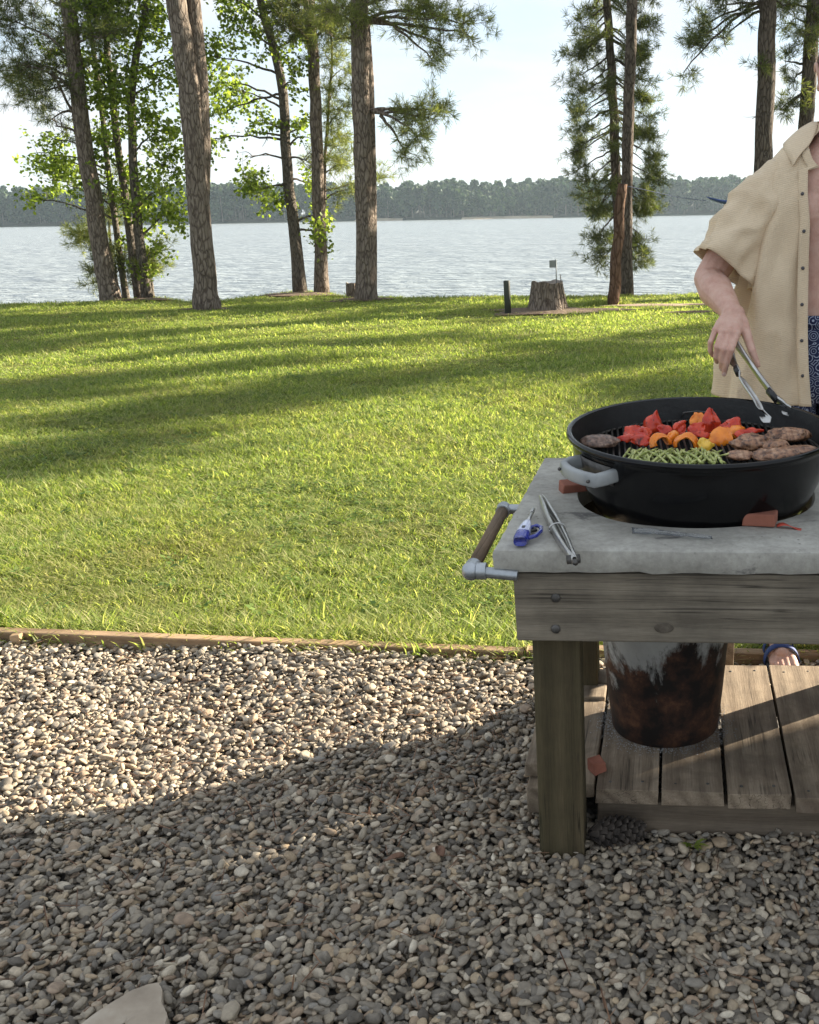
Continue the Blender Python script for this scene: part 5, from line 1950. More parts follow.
random.seed(41)
reds = [(633, 432, .062, .05, .55, 0.5, 0.75, 0.3, 'dark red pepper piece at the far left of the peppers'),
        (652, 424, .07, .055, .6, 1.35, 1.15, -0.3, 'red pepper piece standing up at the rear left of the pepper pile'),
        (641, 439, .055, .048, .7, -0.2, .7, .2, 'shiny red pepper piece lying just right of the dark patty'),
        (696, 430, .055, .05, .7, .8, .9, -.3, 'red pepper piece lying between the large orange pepper slices'),
        (711, 423, .08, .062, .6, 1.5, 1.25, 0.2, 'tallest red pepper piece, standing at the rear middle of the pile'),
        (731, 426, .06, .05, .65, 1.0, 1.0, -0.5, 'red pepper piece leaning at the rear right of the pile'),
        (752, 431, .06, .026, .5, .1, .5, .1, 'narrow red pepper strip with a burnt end beside the tongs'),
        (666, 430, .05, .04, .8, -.6, .7, .2, 'small red pepper piece tucked behind the first orange slice'),
        (680, 428, .05, .04, .7, .6, .9, .4, 'small red pepper piece behind the large curved orange slice')]
for (x, y, ln, wd, cu, sp, pi_, ya, lab) in reds:
    pepper(lab, x, y, M_RED, ln * 0.92, wd * 0.8, cu, sp, pi_, ya, 0.8, 0.018)
reds2 = [(627, 437, .045, .03, .6, .4, .3, -.4, 'thin red pepper sliver beside the dark patty'), (644, 431, .05, .035, .8, 1.1, .5, .8, 'red pepper piece wedged behind the shiny one'),
         (703, 434, .045, .03, .7, -.4, .4, .6, 'small glossy red pepper piece in front of the tallest red one'), (724, 429, .045, .03, .8, 1.3, .8, -.4, 'small red pepper piece behind the broad flat orange piece'),
         (743, 434, .04, .025, .6, .2, .3, .3, 'small red pepper sliver beside the pale browned chicken')]
for (x, y, ln, wd, cu, sp, pi_, ya, lab) in reds2:
    pepper(lab, x, y, M_RED, ln, wd, cu, sp, pi_, ya, 0.7, 0.014)
oranges = [(661, 440, .085, .024, 1.75, 0.0, -0.35, .5, 'narrow curved orange pepper slice at the left'),
           (686, 441, .095, .030, 1.75, 0.0, -0.25, -.2, 'large curved orange pepper slice in the middle of the front row'),
           (720, 436, .062, .055, .6, .3, .9, -.3, 'broad flat orange pepper piece right of the middle'),
           (698, 422, .06, .045, .7, 1.2, 1.0, .2, 'orange pepper piece at the rear beside the tallest red one'),
           (738, 431, .05, .045, .7, .3, .8, .6, 'orange pepper piece next to the narrow red strip'),
           (673, 436, .07, .022, 1.6, 0.0, .5, 1.1, 'small orange pepper slice between the two curved ones')]
for (x, y, ln, wd, cu, sp, pi_, ya, lab) in oranges:
    pepper(lab, x, y, M_ORANGE, ln * 0.92, wd * 0.85, cu, sp, pi_, ya, 0.35, 0.014)
pepper('small yellow pepper piece in front of the orange ones', 706, 444, M_YELLOW, .038, .03, .8, .2, .8, .4, .3, .012)
random.seed(42)
for i in range(84):
    s = i / 83
    x = 624 + 93 * s + random.uniform(-3, 3)
    c = food_pt(x, 458 + random.uniform(-2.5, 2.5), 0.004 + 0.0065 * (i % 4))
    ang = math.radians(random.gauss(80, 15))
    dv3 = Vector((math.cos(ang), math.sin(ang), random.gauss(0, 0.035)))
    ln = random.uniform(0.11, 0.165)
    r0 = random.uniform(0.0024, 0.0034)
    lc = GM.inverted() @ c
    for _e in (1, -1):
        e_ = Vector((lc.x, lc.y)) + Vector((dv3.x, dv3.y)) * (_e * ln / 2)
        if e_.length > 0.252:
            sft = e_.normalized() * (e_.length - 0.252)
            c = c - Vector((sft.x, sft.y, 0))
            lc = GM.inverted() @ c
    bend = Vector((random.gauss(0, 0.003), 0, random.uniform(0, 0.004)))
    up_ = random.random() < 0.7
    pts, rad = [], []
    for k in range(11):
        t = k / 10
        p3 = dv3 * ((t - 0.5) * ln * (1 if up_ else -1)) + bend * math.sin(math.pi * t)
        pts.append(p3)
        rad.append(r0 * (1 - 0.22 * t) * (1 if t < 0.72 else (1.25 if t < 0.85 else (0.95 if t < 0.95 else 0.25))))
    g = MB()
    g.tube(pts, rad, 8, rough=0.05)
    o = g.build('asparagus_spear', M_ASP, None)
    o.location = c
    tag(o, 'green asparagus spear in the heap at the front of the grate', 'asparagus', 'asparagus spears on the grill')


def meat(name, label, px_, py_, size, mat, yaw, cat, seed, group=None, lift=None, lump=0.22):
    g = MB()
    bm = bmesh.new()
    bmesh.ops.create_icosphere(bm, subdivisions=4, radius=1)
    off = Vector((seed * 3.1, seed * 7.7, 1))
    for vv in bm.verts:
        c = vv.co.copy()
        k = 1 + lump * noise.noise(c * 1.3 + off) + lump * 0.45 * noise.noise(c * 3.0 + off) + lump * 0.38 * noise.noise(c * 6.0 + off) + lump * 0.25 * noise.noise(c * 13.0 + off)
        zz = c.z * (0.75 if c.z < 0 else 1.0)
        vv.co = Vector((c.x * size[0] * k, c.y * size[1] * k, zz * size[2] * k))
    me = bpy.data.meshes.new(name)
    bm.to_mesh(me); bm.free()
    me.polygons.foreach_set('use_smooth', [True] * len(me.polygons))
    me.materials.append(mat)
    o = bpy.data.objects.new(name, me)
    COL.objects.link(o)
    o.location = food_pt(px_, py_, size[2] * 0.72 if lift is None else lift)
    o.rotation_euler = (GT, 0, yaw)
    return tag(o, label, cat, group)


meat('meat_patty', 'browned round meat patty alone at the left side of the grate', 600, 442, (.044, .038, .015), M_BURGER, .3, 'patty', 2, lump=.16)
CG = 'chicken pieces at the right of the grate'
meat('chicken_piece', 'pale browned chicken piece nearest to the peppers', 751, 443, (.046, .034, .02), M_CHICK, .2, 'chicken', 3, CG)
meat('chicken_piece', 'long chicken piece at the rear right below the tongs', 788, 436, (.05, .03, .019), M_CHICK, .1, 'chicken', 4, CG)
meat('chicken_piece', 'long dark charred chicken breast along the near right rim', 787, 454, (.078, .036, .017), M_CHICK, .25, 'chicken', 5, CG)
meat('chicken_piece', 'small chicken piece between the two longer ones', 777, 447, (.03, .025, .016), M_CHICK, .7, 'chicken', 6, CG, .022)
meat('chicken_piece', 'thin charred chicken tip in front of the pale browned piece', 741, 456, (.032, .024, .011), M_CHICK, .1, 'chicken', 9, CG)

# ------------------------------------------------------------------ things on the gravel
M_STONE = mat_noisy('sandstone_slab', [(0.25, (0.22, 0.175, 0.13)), (0.5, (0.36, 0.295, 0.225)), (0.75, (0.50, 0.44, 0.355))], 9, 7, 0.85, 0.5, 0.004, (1, 1, 1))
outl = [(148, 984), (158, 981), (164, 988), (163, 1003), (168, 1016), (164, 1045), (170, 1085), (40, 1120), (30, 1070), (62, 1036), (84, 1019), (112, 1001), (135, 989)]
zt = 0.038
ring_ = [on(x, y, zt) for (x, y) in outl]
fine = []
for i in range(len(ring_)):
    a, c = ring_[i], ring_[(i + 1) % len(ring_)]
    for k in range(5):
        p = a.lerp(c, k / 5)
        fine.append(p + Vector((noise.noise(p * 40), noise.noise(p * 40 + Vector((9, 9, 9))), 0)) * 0.005)
cen = sum(fine, Vector()) / len(fine)
g = MB()
sc = lambda s, z: [Vector((cen.x + (p.x - cen.x) * s, cen.y + (p.y - cen.y) * s, z + 0.003 * noise.noise(p * 18 + Vector((0, 0, s * 3))))) for p in fine]
g.grid([sc(1.02, -0.03), sc(1.03, 0.0), sc(1.0, zt - 0.008), sc(0.985, zt), sc(0.8, zt + 0.002), sc(0.55, zt + 0.002), sc(0.25, zt), sc(0.02, zt)], wrap=True)
tag(g.build('flat_stone', M_STONE, None, cen, auto=40), 'large flat tan stone lying in the gravel at the near left corner', 'stone')
M_DRYLEAF = mat_noisy('dry_leaf', [(0.3, (0.10, 0.05, 0.03)), (0.7, (0.22, 0.125, 0.08))], 30, 5, 0.8, 0.3, 0.003)
for (x, y, s, rz, lab) in ((394, 858, 0.022, 0.4, 'curled brown dry leaf on the gravel, the left one of two by the table leg'), (440, 851, 0.017, 2.2, 'small brown dry leaf on the gravel between the other leaf and the table leg')):
    c = on(x, y, 0.022)
    g = MB()
    rows = []
    for i in range(9):
        t = i / 8
        w = math.sin(math.pi * t) ** 0.7 * 0.55 + 0.02
        rows.append([Vector(((t - 0.5) * 2 * s, (j - 2) / 2 * w * s, 0.35 * s * abs((j - 2) / 2) * w + 0.25 * s * math.sin(3 * t + j))) for j in range(5)])
    g.grid(rows)
    o = g.build('dry_leaf', M_DRYLEAF, None, solid=0.0008)
    o.location = c
    o.rotation_euler = (0.1, -0.1, rz)
    tag(o, lab, 'leaf')
# fallen pine straw and twiglets among the pebbles
k = 1000
M_LITTER = mat_leaf('fallen_pine_straw', [(0.0, (0.07, 0.035, 0.02)), (0.6, (0.16, 0.085, 0.05)), (1.0, (0.26, 0.16, 0.10))], 0.1, 0.8)
x = RNG.uniform(-2.1, 0.5, k); y = RNG.uniform(1.35, 2.95, k) ; y = np.where(RNG.random(k) < 0.45, 2.0 + np.abs(RNG.normal(0.35, 0.3, k)), y)
x = np.where(RNG.random(k) < 0.35, RNG.normal(-0.75, 0.35, k), x)
y = np.minimum(y, board_y(x) - 0.04)
a = RNG.uniform(0, 6.283, k); ln = RNG.uniform(0.02, 0.075, k)
dx, dy = np.cos(a) * ln, np.sin(a) * ln
w = RNG.uniform(0.0006, 0.0014, k)
ox, oy = -np.sin(a) * w, np.cos(a) * w
z = RNG.uniform(0.012, 0.026, k)
z2 = z + RNG.uniform(-0.012, 0.012, k)
quad = np.stack([np.stack([x - ox, y - oy, z], 1), np.stack([x + ox, y + oy, z], 1), np.stack([x + dx + ox, y + dy + oy, z2], 1), np.stack([x + dx - ox, y + dy - oy, z2], 1)], 1).reshape(-1, 3)
tag(np_mesh('pine_straw_litter', quad, np.arange(k * 4).reshape(k, 4), 4, M_LITTER), 'brown pine straw strewn over the pebbles', None, None, 'stuff')
# pine cone under the front of the shelf
M_CONE = mat_noisy('pine_cone_scales', [(0.3, (0.018, 0.014, 0.012)), (0.7, (0.085, 0.068, 0.055))], 30, 4, 0.85, 0.3, 0.003)
g = MB()
g.ball((0, 0, 0), (0.05, 0.018, 0.018), 12, 8)
for i in range(90):
    t = (i + 0.5) / 90
    s = -0.055 + 0.11 * t
    rr_ = 0.036 * math.sqrt(max(0.03, 1 - (s / 0.062) ** 2)) * (1.1 - 0.35 * t)
    a = i * 2.39996
    rad_ = Vector((0, math.cos(a), math.sin(a)))
    tan = Vector((0, -math.sin(a), math.cos(a)))
    tip = Vector((s + 0.010, 0, 0)) + rad_ * rr_
    bs = Vector((s - 0.006, 0, 0)) + rad_ * rr_ * 0.35
    w = 0.0075
    up_ = Vector((0.0055, 0, 0))
    g.add([bs - tan * w * 0.5, bs + tan * w * 0.5, tip + tan * w, tip + up_ * 0.5 + rad_ * 0.004, tip - tan * w, bs + up_ - tan * w * 0.4, bs + up_ + tan * w * 0.4, tip + up_ + tan * w * 0.8, tip + up_ - tan * w * 0.8],
          [(0, 1, 2, 3, 4), (5, 8, 3, 7, 6), (2, 7, 3), (4, 3, 8), (1, 6, 7, 2), (0, 4, 8, 5)])
o = g.build('pine_cone', M_CONE, None, smooth=False)
o.location = on(616, 842, 0.03) + Vector((0, 0.03, 0.004))
o.rotation_euler = (0.2, 0.05, 0.15)
tag(o, 'dark pine cone on the gravel at the foot of the front table leg', 'pine cone')
g = MB()
c = on(692, 850, 0.0)
for i in range(7):
    a = random.uniform(0, 6.28); ln = random.uniform(0.025, 0.05)
    p0 = Vector((random.uniform(-.01, .01), random.uniform(-.008, .008), -0.005))
    d3 = Vector((math.cos(a) * 0.8, math.sin(a) * 0.5 - 0.3, 0.8))
    wv_ = Vector((-math.sin(a), math.cos(a), 0)) * 0.0045
    q_ = [p0 + d3 * ln * t + Vector((0, 0, -0.5 * ln * t * t)) for t in (0, 0.33, 0.66, 1)]
    g.grid([[q_[0] - wv_ * .3, q_[0] + wv_ * .3], [q_[1] - wv_, q_[1] + wv_], [q_[2] - wv_ * .8, q_[2] + wv_ * .8], [q_[3] - wv_ * .1, q_[3] + wv_ * .1]])
o = g.build('weed', M_LEAF, None)
o.location = c + Vector((0, 0, 0.015))
tag(o, 'small green weed sprouting from the gravel under the shelf front', 'plant')
g = MB()
g.box((-0.012, -0.01, -0.1), (0.012, 0.01, 0.16), jit=0.002)
o = g.build('stake', M_SHELF, None, bevel=0.002, smooth=False)
o.location = (0.36, 2.69, 0)
tag(o, 'thin wooden stake standing behind the low shelf right of the bucket', 'stake')


# ------------------------------------------------------------------ the cook
random.seed(51)
PR = Vector((0.62, 2.93, 0))
person = thing('person', 'person in an open cream short-sleeved shirt and navy patterned shorts reaching tongs over the grill', 'person', PR)
M_SKIN, nt, N, L, b = _mat('skin')
v = coords(N, L, rnd=False)
f = tex_noise(N, L, v, 30, 7, 0.66)
r = ramp(N, [(0.3, (0.48, 0.26, 0.195)), (0.5, (0.56, 0.335, 0.26)), (0.7, (0.61, 0.395, 0.31))])
L.new(f, r.inputs['Fac']); L.new(r.outputs['Color'], b.inputs['Base Color'])
b.inputs['Roughness'].default_value = 0.52
b.inputs['Subsurface Weight'].default_value = 0.15
b.inputs['Subsurface Radius'].default_value = (0.012, 0.005, 0.003)
b.inputs['Subsurface Scale'].default_value = 0.6
f = tex_noise(N, L, v, 75, 7, 0.68, 0.8)
bump(N, L, f, b, 0.45, 0.004)

CX = 0.665           # middle of the chest
CY = 2.945


def ring(cx, cy, z, a, bf, n=28, p=2.3):
    out = []
    for k in range(n):
        t = 2 * math.pi * k / n
        s, c = math.sin(t), -math.cos(t)
        out.append(Vector((cx + a * math.copysign(abs(s) ** (2 / p), s), cy + bf * math.copysign(abs(c) ** (2 / p), c), z)))
    return out


# --- right arm, wrist and hand joints (world), placed along the sight lines of the photograph
SH = Vector((CX - 0.185, CY, 1.405))
EL = at(709, 279, 2.885)
WR = at(733, 315, 2.672)
fing = {
    'index': ((736.5, 335, 2.600), (731, 350, 2.560), (727, 362, 2.566), (724, 373.5, 2.583), .0088, .0072),
    'middle': ((729.5, 333.5, 2.603), (723.8, 349.5, 2.565), (721.8, 361, 2.574), (721.5, 368, 2.592), .0088, .0072),
    'ring': ((722, 333, 2.612), (717, 347, 2.575), (716, 357, 2.584), (717, 361.5, 2.602), .0084, .0068),
    'little': ((715, 331, 2.628), (710.5, 342.5, 2.603), (710.3, 351, 2.606), (712.5, 355, 2.618), .0076, .0062),
}
thumb = ((742, 322, 2.655), (747.5, 337, 2.615), (752, 351, 2.592), (757.5, 365, 2.583))
g = MB()
# torso
rows = [ring(0.63, CY, 0.86, 0.15, 0.105), ring(0.63, CY, 0.95, 0.165, 0.115), ring(0.635, CY, 1.03, 0.158, 0.11), ring(0.645, CY, 1.12, 0.155, 0.11), ring(0.655, CY, 1.22, 0.168, 0.118), ring(CX, CY, 1.31, 0.178, 0.122),
        ring(CX, CY, 1.38, 0.175, 0.112), ring(CX, CY, 1.43, 0.155, 0.095), ring(CX, CY, 1.465, 0.115, 0.078), ring(CX, CY + .005, 1.49, 0.08, 0.066), ring(CX + .003, CY + .005, 1.52, 0.06, 0.06), ring(CX + .008, CY, 1.57, 0.057, 0.058), ring(CX + .01, CY - 0.005, 1.62, 0.05, 0.052)]
g.grid(rows, wrap=True)
g.f.append(tuple(range(27, -1, -1))); g.m.append(0)
kk = 12 * 28
g.f.append(tuple(kk + i for i in range(28))); g.m.append(0)
# pectorals, shoulders
for s in (-1, 1):
    g.ball((CX + s * 0.08, CY - 0.092, 1.315), (0.072, 0.026, 0.055), 16, 10)
    g.ball((CX + s * 0.168, CY, 1.385), (0.046, 0.05, 0.05), 16, 10)
# right arm
g.cone(SH + Vector((0.01, 0, -0.02)), 0.044, SH.lerp(EL, 0.55), 0.048)
g.cone(SH.lerp(EL, 0.55), 0.049, EL, 0.042)
f1 = EL.lerp(WR, 0.28)
g.cone(EL, 0.042, f1 + Vector((0, 0, -0.004)), 0.047)
g.cone(f1 + Vector((0, 0, -0.004)), 0.047, EL.lerp(WR, 0.62), 0.037)
g.cone(EL.lerp(WR, 0.62), 0.037, WR, 0.0265)
wd_ = (at(*thumb[0]) - at(*fing['little'][0])).normalized()
g.cone(WR + wd_ * 0.008, 0.0245, WR - wd_ * 0.008, 0.0245)
# left arm hanging
SL, ELL, WL = Vector((CX + 0.185, CY, 1.405)), Vector((CX + 0.25, CY + 0.03, 1.12)), Vector((CX + 0.235, CY - 0.11, 0.90))
g.cone(SL + Vector((-0.01, 0, -0.02)), 0.044, SL.lerp(ELL, 0.5), 0.049); g.cone(SL.lerp(ELL, 0.5), 0.049, ELL, 0.041)
g.cone(ELL, 0.042, ELL.lerp(WL, 0.3), 0.045); g.cone(ELL.lerp(WL, 0.3), 0.045, WL, 0.027)
pl_ = WL + Vector((-0.005, -0.03, -0.075))
g.cone(WL, 0.027, WL.lerp(pl_, 0.5), 0.03)
for i, ff in enumerate((-0.027, -0.009, 0.009, 0.027)):
    k0 = pl_ + Vector((0.004, ff, 0.012 - abs(ff) * 0.2))
    g.cone(WL + Vector((0, ff * 0.5, -0.02)), 0.013, k0, 0.0105)
    k1 = k0 + Vector((-0.004, -0.006, -0.036)); k2 = k1 + Vector((-0.012, 0.0, -0.024)); k3 = k2 + Vector((-0.014, 0.003, -0.012))
    g.cone(k0, 0.0098, k1, 0.009); g.cone(k1, 0.009, k2, 0.0082); g.cone(k2, 0.0082, k3, 0.007)
t0 = WL + Vector((-0.012, -0.026, -0.028)); t1 = t0 + Vector((-0.012, -0.026, -0.03)); t2 = t1 + Vector((-0.008, -0.006, -0.032))
g.cone(t0, 0.013, t1, 0.0112); g.cone(t1, 0.0112, t2, 0.009)
# right hand: palm made of the four metacarpals, then unequal curled fingers
for i, nm in enumerate(('index', 'middle', 'ring', 'little')):
    m0, m1, m2, m3, ra, rb = fing[nm]
    A, B, C_, D_ = at(*m0), at(*m1), at(*m2), at(*m3)
    wst = WR + wd_ * (0.014 - 0.0095 * i)
    g.cone(wst, 0.0185, wst.lerp(A, 0.55), 0.0155)
    g.cone(wst.lerp(A, 0.55), 0.0155, A, ra * 1.18)
    g.ball(A + Vector((0, -0.0015, 0.002)), ra * 1.26, 12, 8)
    g.cone(A, ra * 1.08, B, ra)
    g.ball(B, ra * 1.1, 12, 8)
    g.cone(B, ra, C_, (ra + rb) / 2)
    g.cone(C_, (ra + rb) / 2, D_, rb)
T0, T1, T2, T3 = (at(*q_) for q_ in thumb)
g.cone(WR + wd_ * 0.01, 0.019, T0, 0.0165)
g.cone(T0, 0.0165, T1, 0.0125)
g.cone(at(*fing['index'][0]).lerp(WR, 0.35), 0.0165, T0.lerp(T1, 0.55), 0.013)
g.cone(T1, 0.0122, T2, 0.0108); g.ball(T2, 0.0112, 12, 8)
g.cone(T2, 0.0104, T3, 0.0082)
# head: skull, jaw, nose, ears, lips, brow
HC = Vector((CX + 0.017, CY - 0.015, 1.672))
g.ball(HC + Vector((0, 0.012, 0.02)), (0.074, 0.094, 0.098), 24, 16)
g.ball(HC + Vector((0, -0.022, -0.055)), (0.058, 0.066, 0.062), 20, 12)
g.ball(HC + Vector((0, -0.062, -0.098)), (0.026, 0.024, 0.02), 14, 8)
g.cone(HC + Vector((0, -0.086, 0.012)), 0.009, HC + Vector((0, -0.107, -0.026)), 0.0135)
for s in (-1, 1):
    g.ball(HC + Vector((s * 0.011, -0.099, -0.030)), (0.009, 0.009, 0.008), 10, 6)
    g.ball(HC + Vector((s * 0.033, -0.078, 0.022)), (0.022, 0.013, 0.008), 12, 6)
    g.ball(HC + Vector((s * 0.042, -0.066, -0.03)), (0.022, 0.02, 0.02), 12, 8)
    # ear: rim, lobe, hollow edge
    e0 = HC + Vector((s * 0.076, 0.014, -0.012))
    arc = [e0 + Vector((s * (0.006 + 0.006 * math.sin(t_)), -0.016 * math.cos(t_) + 0.006, 0.031 * math.sin(t_))) for t_ in [(-0.9 + 3.6 * i / 12) for i in range(13)]]
    g.tube(arc, 0.0055, 8)
    g.ball(e0 + Vector((s * 0.004, -0.004, -0.028)), (0.006, 0.009, 0.011), 10, 6)
    g.ball(e0 + Vector((s * 0.001, 0.002, 0.0)), (0.006, 0.017, 0.026), 12, 8)
g.ball(HC + Vector((0, -0.089, -0.060)), (0.024, 0.0095, 0.0055), 14, 6)
g.ball(HC + Vector((0, -0.087, -0.071)), (0.020, 0.010, 0.006), 14, 6)
# legs and feet
for s, foot in ((-1, Vector((0.535, 2.915, 0))), (1, Vector((0.715, 2.93, 0)))):
    hip = Vector((0.63 + s * 0.085, CY, 0.90))
    knee = Vector((foot.x + s * 0.005, foot.y + 0.0, 0.49))
    ank = foot + Vector((0, 0.03, 0.085))
    g.cone(hip, 0.088, hip.lerp(knee, 0.5), 0.073); g.cone(hip.lerp(knee, 0.5), 0.073, knee, 0.055)
    g.cone(knee, 0.053, knee.lerp(ank, 0.32) + Vector((0, 0.012, 0)), 0.054); g.cone(knee.lerp(ank, 0.32) + Vector((0, 0.012, 0)), 0.054, ank, 0.036)
    g.cone(ank + Vector((0, 0.02, -0.045)), 0.034, ank + Vector((0, 0.01, 0)), 0.036)
    g.cone(ank + Vector((0, 0, -0.018)), 0.036, foot + Vector((-s * 0.0, -0.09, 0.045)), 0.027)
    for i, (tx, ty, rt) in enumerate(((-0.030, -0.150, 0.0125), (-0.012, -0.152, 0.0098), (0.004, -0.146, 0.0092), (0.018, -0.138, 0.0088), (0.031, -0.126, 0.0085))):
        bx = foot + Vector((tx * s * 0.75, -0.085, 0.04))
        g.cone(bx, 0.018, foot + Vector((tx * s, ty + 0.022, 0.034)), rt * 1.1)
        g.cone(foot + Vector((tx * s, ty + 0.022, 0.034)), rt * 1.1, foot + Vector((tx * s, ty, 0.029)), rt)
body = g.build('body', M_SKIN, person, PR)
fuse(body, 0.0024, 4, M_SKIN)

# finger nails
M_NAIL = mat_plain('finger_nail', (0.62, 0.42, 0.36), 0.35)
for nm in ('index', 'middle'):
    C_, D_ = at(*fing[nm][2]), at(*fing[nm][3])
    dd = (D_ - C_).normalized()
    nn = Vector((0, -1, 0.2)); nn = (nn - dd * nn.dot(dd)).normalized()
    sd_ = dd.cross(nn)
    c0 = D_ - dd * 0.002 + nn * fing[nm][5] * 0.93
    g = MB()
    g.ball((0, 0, 0), (0.0055, 0.0013, 0.0068), 10, 6, 0, Matrix((sd_, nn, dd)).transposed())
    o = g.build('nail', M_NAIL, person)
    o.location = c0 - PR
# eyes
M_EYE = mat_plain('eye_white', (0.75, 0.73, 0.7), 0.25)
M_IRIS = mat_plain('iris', (0.05, 0.045, 0.03), 0.2)
for s in (-1, 1):
    g = MB(); g.ball((0, 0, 0), 0.0115, 14, 10)
    e = g.build('eye', M_EYE, person); e.location = HC + Vector((s * 0.032, -0.071, 0.006)) - PR
    g = MB(); g.ball((0, -0.0085, -0.002), (0.0055, 0.004, 0.0055), 12, 8); g.build('iris', M_IRIS, e)
# short brown hair
M_HAIR = mat_noisy('reddish_brown_hair', [(0.3, (0.07, 0.03, 0.014)), (0.7, (0.17, 0.075, 0.035))], 60, 5, 0.6, 0.8, 0.01, (1, 1, 0.3))
g = MB()
rows = []
for j in range(15):
    th = math.pi * 0.5 * j / 10.5
    row = []
    for k in range(40):
        a = 2 * math.pi * k / 40
        fr = max(0, -math.sin(a))         # towards the face
        lim = 0.62 + 0.40 * (1 - fr) + (0.22 if math.sin(a) > 0.2 else 0)
        t_ = min(th, math.pi * 0.5 * lim * 1.16)
        rr_ = 1.0 + 0.03 * noise.noise(Vector((a * 3, j * 0.7, 1)))
        row.append(HC + Vector((0, 0.012, 0.02)) + Vector((0.081 * math.sin(t_) * math.cos(a), 0.102 * math.sin(t_) * math.sin(a), 0.109 * math.cos(t_))) * rr_)
    rows.append(row)
g.grid(rows, wrap=True)
g.build('hair', M_HAIR, person, PR, solid=0.006)

# --- shirt: an open front, two short sleeves, camp collar, placket and buttons
M_SHIRT, nt, N, L, b = _mat('cream_seersucker')
v = coords(N, L, rnd=False)
f = tex_noise(N, L, v, 7, 5, 0.6)
r = ramp(N, [(0.3, (0.60, 0.47, 0.32)), (0.7, (0.70, 0.565, 0.40))])
L.new(f, r.inputs['Fac'])
wv_ = N.new('ShaderNodeTexWave'); wv_.wave_type = 'BANDS'; wv_.bands_direction = 'Z'
wv_.inputs['Scale'].default_value = 62; wv_.inputs['Distortion'].default_value = 3.0; wv_.inputs['Detail'].default_value = 3; wv_.inputs['Detail Scale'].default_value = 3
tl_ = coords(N, L, (1, 1, 1), rnd=False, rot=(0, math.radians(14), 0))
L.new(tl_, wv_.inputs['Vector'])
rw = ramp(N, [(0.1, (0.93, 0.925, 0.915)), (0.6, (1.02, 1.02, 1.02))])
L.new(wv_.outputs['Fac'], rw.inputs['Fac'])
L.new(mixc(N, L, 1.0, r.outputs['Color'], rw.outputs['Color'], 'MULTIPLY'), b.inputs['Base Color'])
b.inputs['Roughness'].default_value = 0.9
b.inputs['Specular IOR Level'].default_value = 0.15
b.inputs['Sheen Weight'].default_value = 0.15
bump(N, L, wv_.outputs['Fac'], b, 0.35, 0.0022)

TOR = [  # z, half width, half depth, centre x, centre y
    (0.80, 0.268, 0.160, 0.625, 0.0), (0.90, 0.262, 0.158, 0.628, 0.0), (1.00, 0.252, 0.152, 0.635, 0.0), (1.10, 0.242, 0.148, 0.645, 0.0), (1.20, 0.232, 0.144, 0.655, 0.0), (1.29, 0.226, 0.140, CX, 0.0),
    (1.36, 0.218, 0.132, CX, 0.0), (1.405, 0.207, 0.122, CX, 0.002), (1.445, 0.186, 0.108, CX, 0.004), (1.478, 0.155, 0.096, CX, 0.006), (1.500, 0.122, 0.085, CX, 0.008), (1.516, 0.094, 0.077, CX + .002, 0.01), (1.53, 0.076, 0.072, CX + .004, 0.012), (1.54, 0.069, 0.069, CX + .005, 0.012)]


def tor(z):
    if z <= TOR[0][0]:
        return TOR[0][1:]
    for a, c in zip(TOR, TOR[1:]):
        if z <= c[0]:
            s = (z - a[0]) / (c[0] - a[0])
            return tuple(p + (q_ - p) * s for p, q_ in zip(a[1:], c[1:]))
    return TOR[-1][1:]


def gap(z):
    """half-angle of the open front"""
    a, bb, cx, cy = tor(z)
    if z > 1.42:
        return 0.30 + 0.55 * min(1, (z - 1.42) / 0.10)
    half = 0.106 - 0.13 * max(0, 1.36 - z)
    return min(1.2, half / a * 0.9)


def shirt_pt(phi, z, off=0.0):
    a, bb, cx, cy = tor(z)
    p = 2.35
    s, c = math.sin(phi), -math.cos(phi)
    x = a * math.copysign(abs(s) ** (2 / p), s)
    y = bb * math.copysign(abs(c) ** (2 / p), c)
    # folds hanging from the shoulder and the collar, growing towards the hem
    w = min(1, max(0, (1.47 - z) / 0.25))
    fold = 0.015 * w * math.sin(phi * 7.0 + 2.0 * z + 1.4 * math.sin(z * 4)) + 0.006 * w * math.sin(phi * 13 - 5 * z + 1.0)
    fold += 0.026 * w * noise.noise(Vector((phi * 2.2, z * 3.2, 4.0))) + 0.004 * noise.noise(Vector((phi * 6, z * 11, 9.0)))
    rdg = 1 - abs(noise.noise(Vector((phi * 2.4 + z * 1.2, z * 2.6 - phi * 0.8, 7.0)))) * 2.6
    fold += 0.012 * w * max(0, rdg) ** 2
    fold += 0.008 * w * noise.noise(Vector((phi * 8 + z * 3, z * 9 - phi * 4, 2.0)))
    diag = phi * 1.0 + (1.38 - z) * 3.2
    fold += 0.010 * math.exp(-((diag + 0.95) / 0.13) ** 2) * w - 0.008 * math.exp(-((diag + 1.2) / 0.12) ** 2) * w
    if abs(phi) < 1.3 and z < 1.42:
        fold *= 0.35 + 0.65 * min(1, max(0, (abs(phi) - gap(z)) / 0.35))
    n = Vector((x / a / a, y / bb / bb, 0.0))
    n.normalize()
    if z > 1.40:
        n = (n + Vector((0, 0, min(1.4, (z - 1.40) * 22)))).normalized()
    return Vector((cx + x, CY + cy + y, z)) + n * (fold + off)


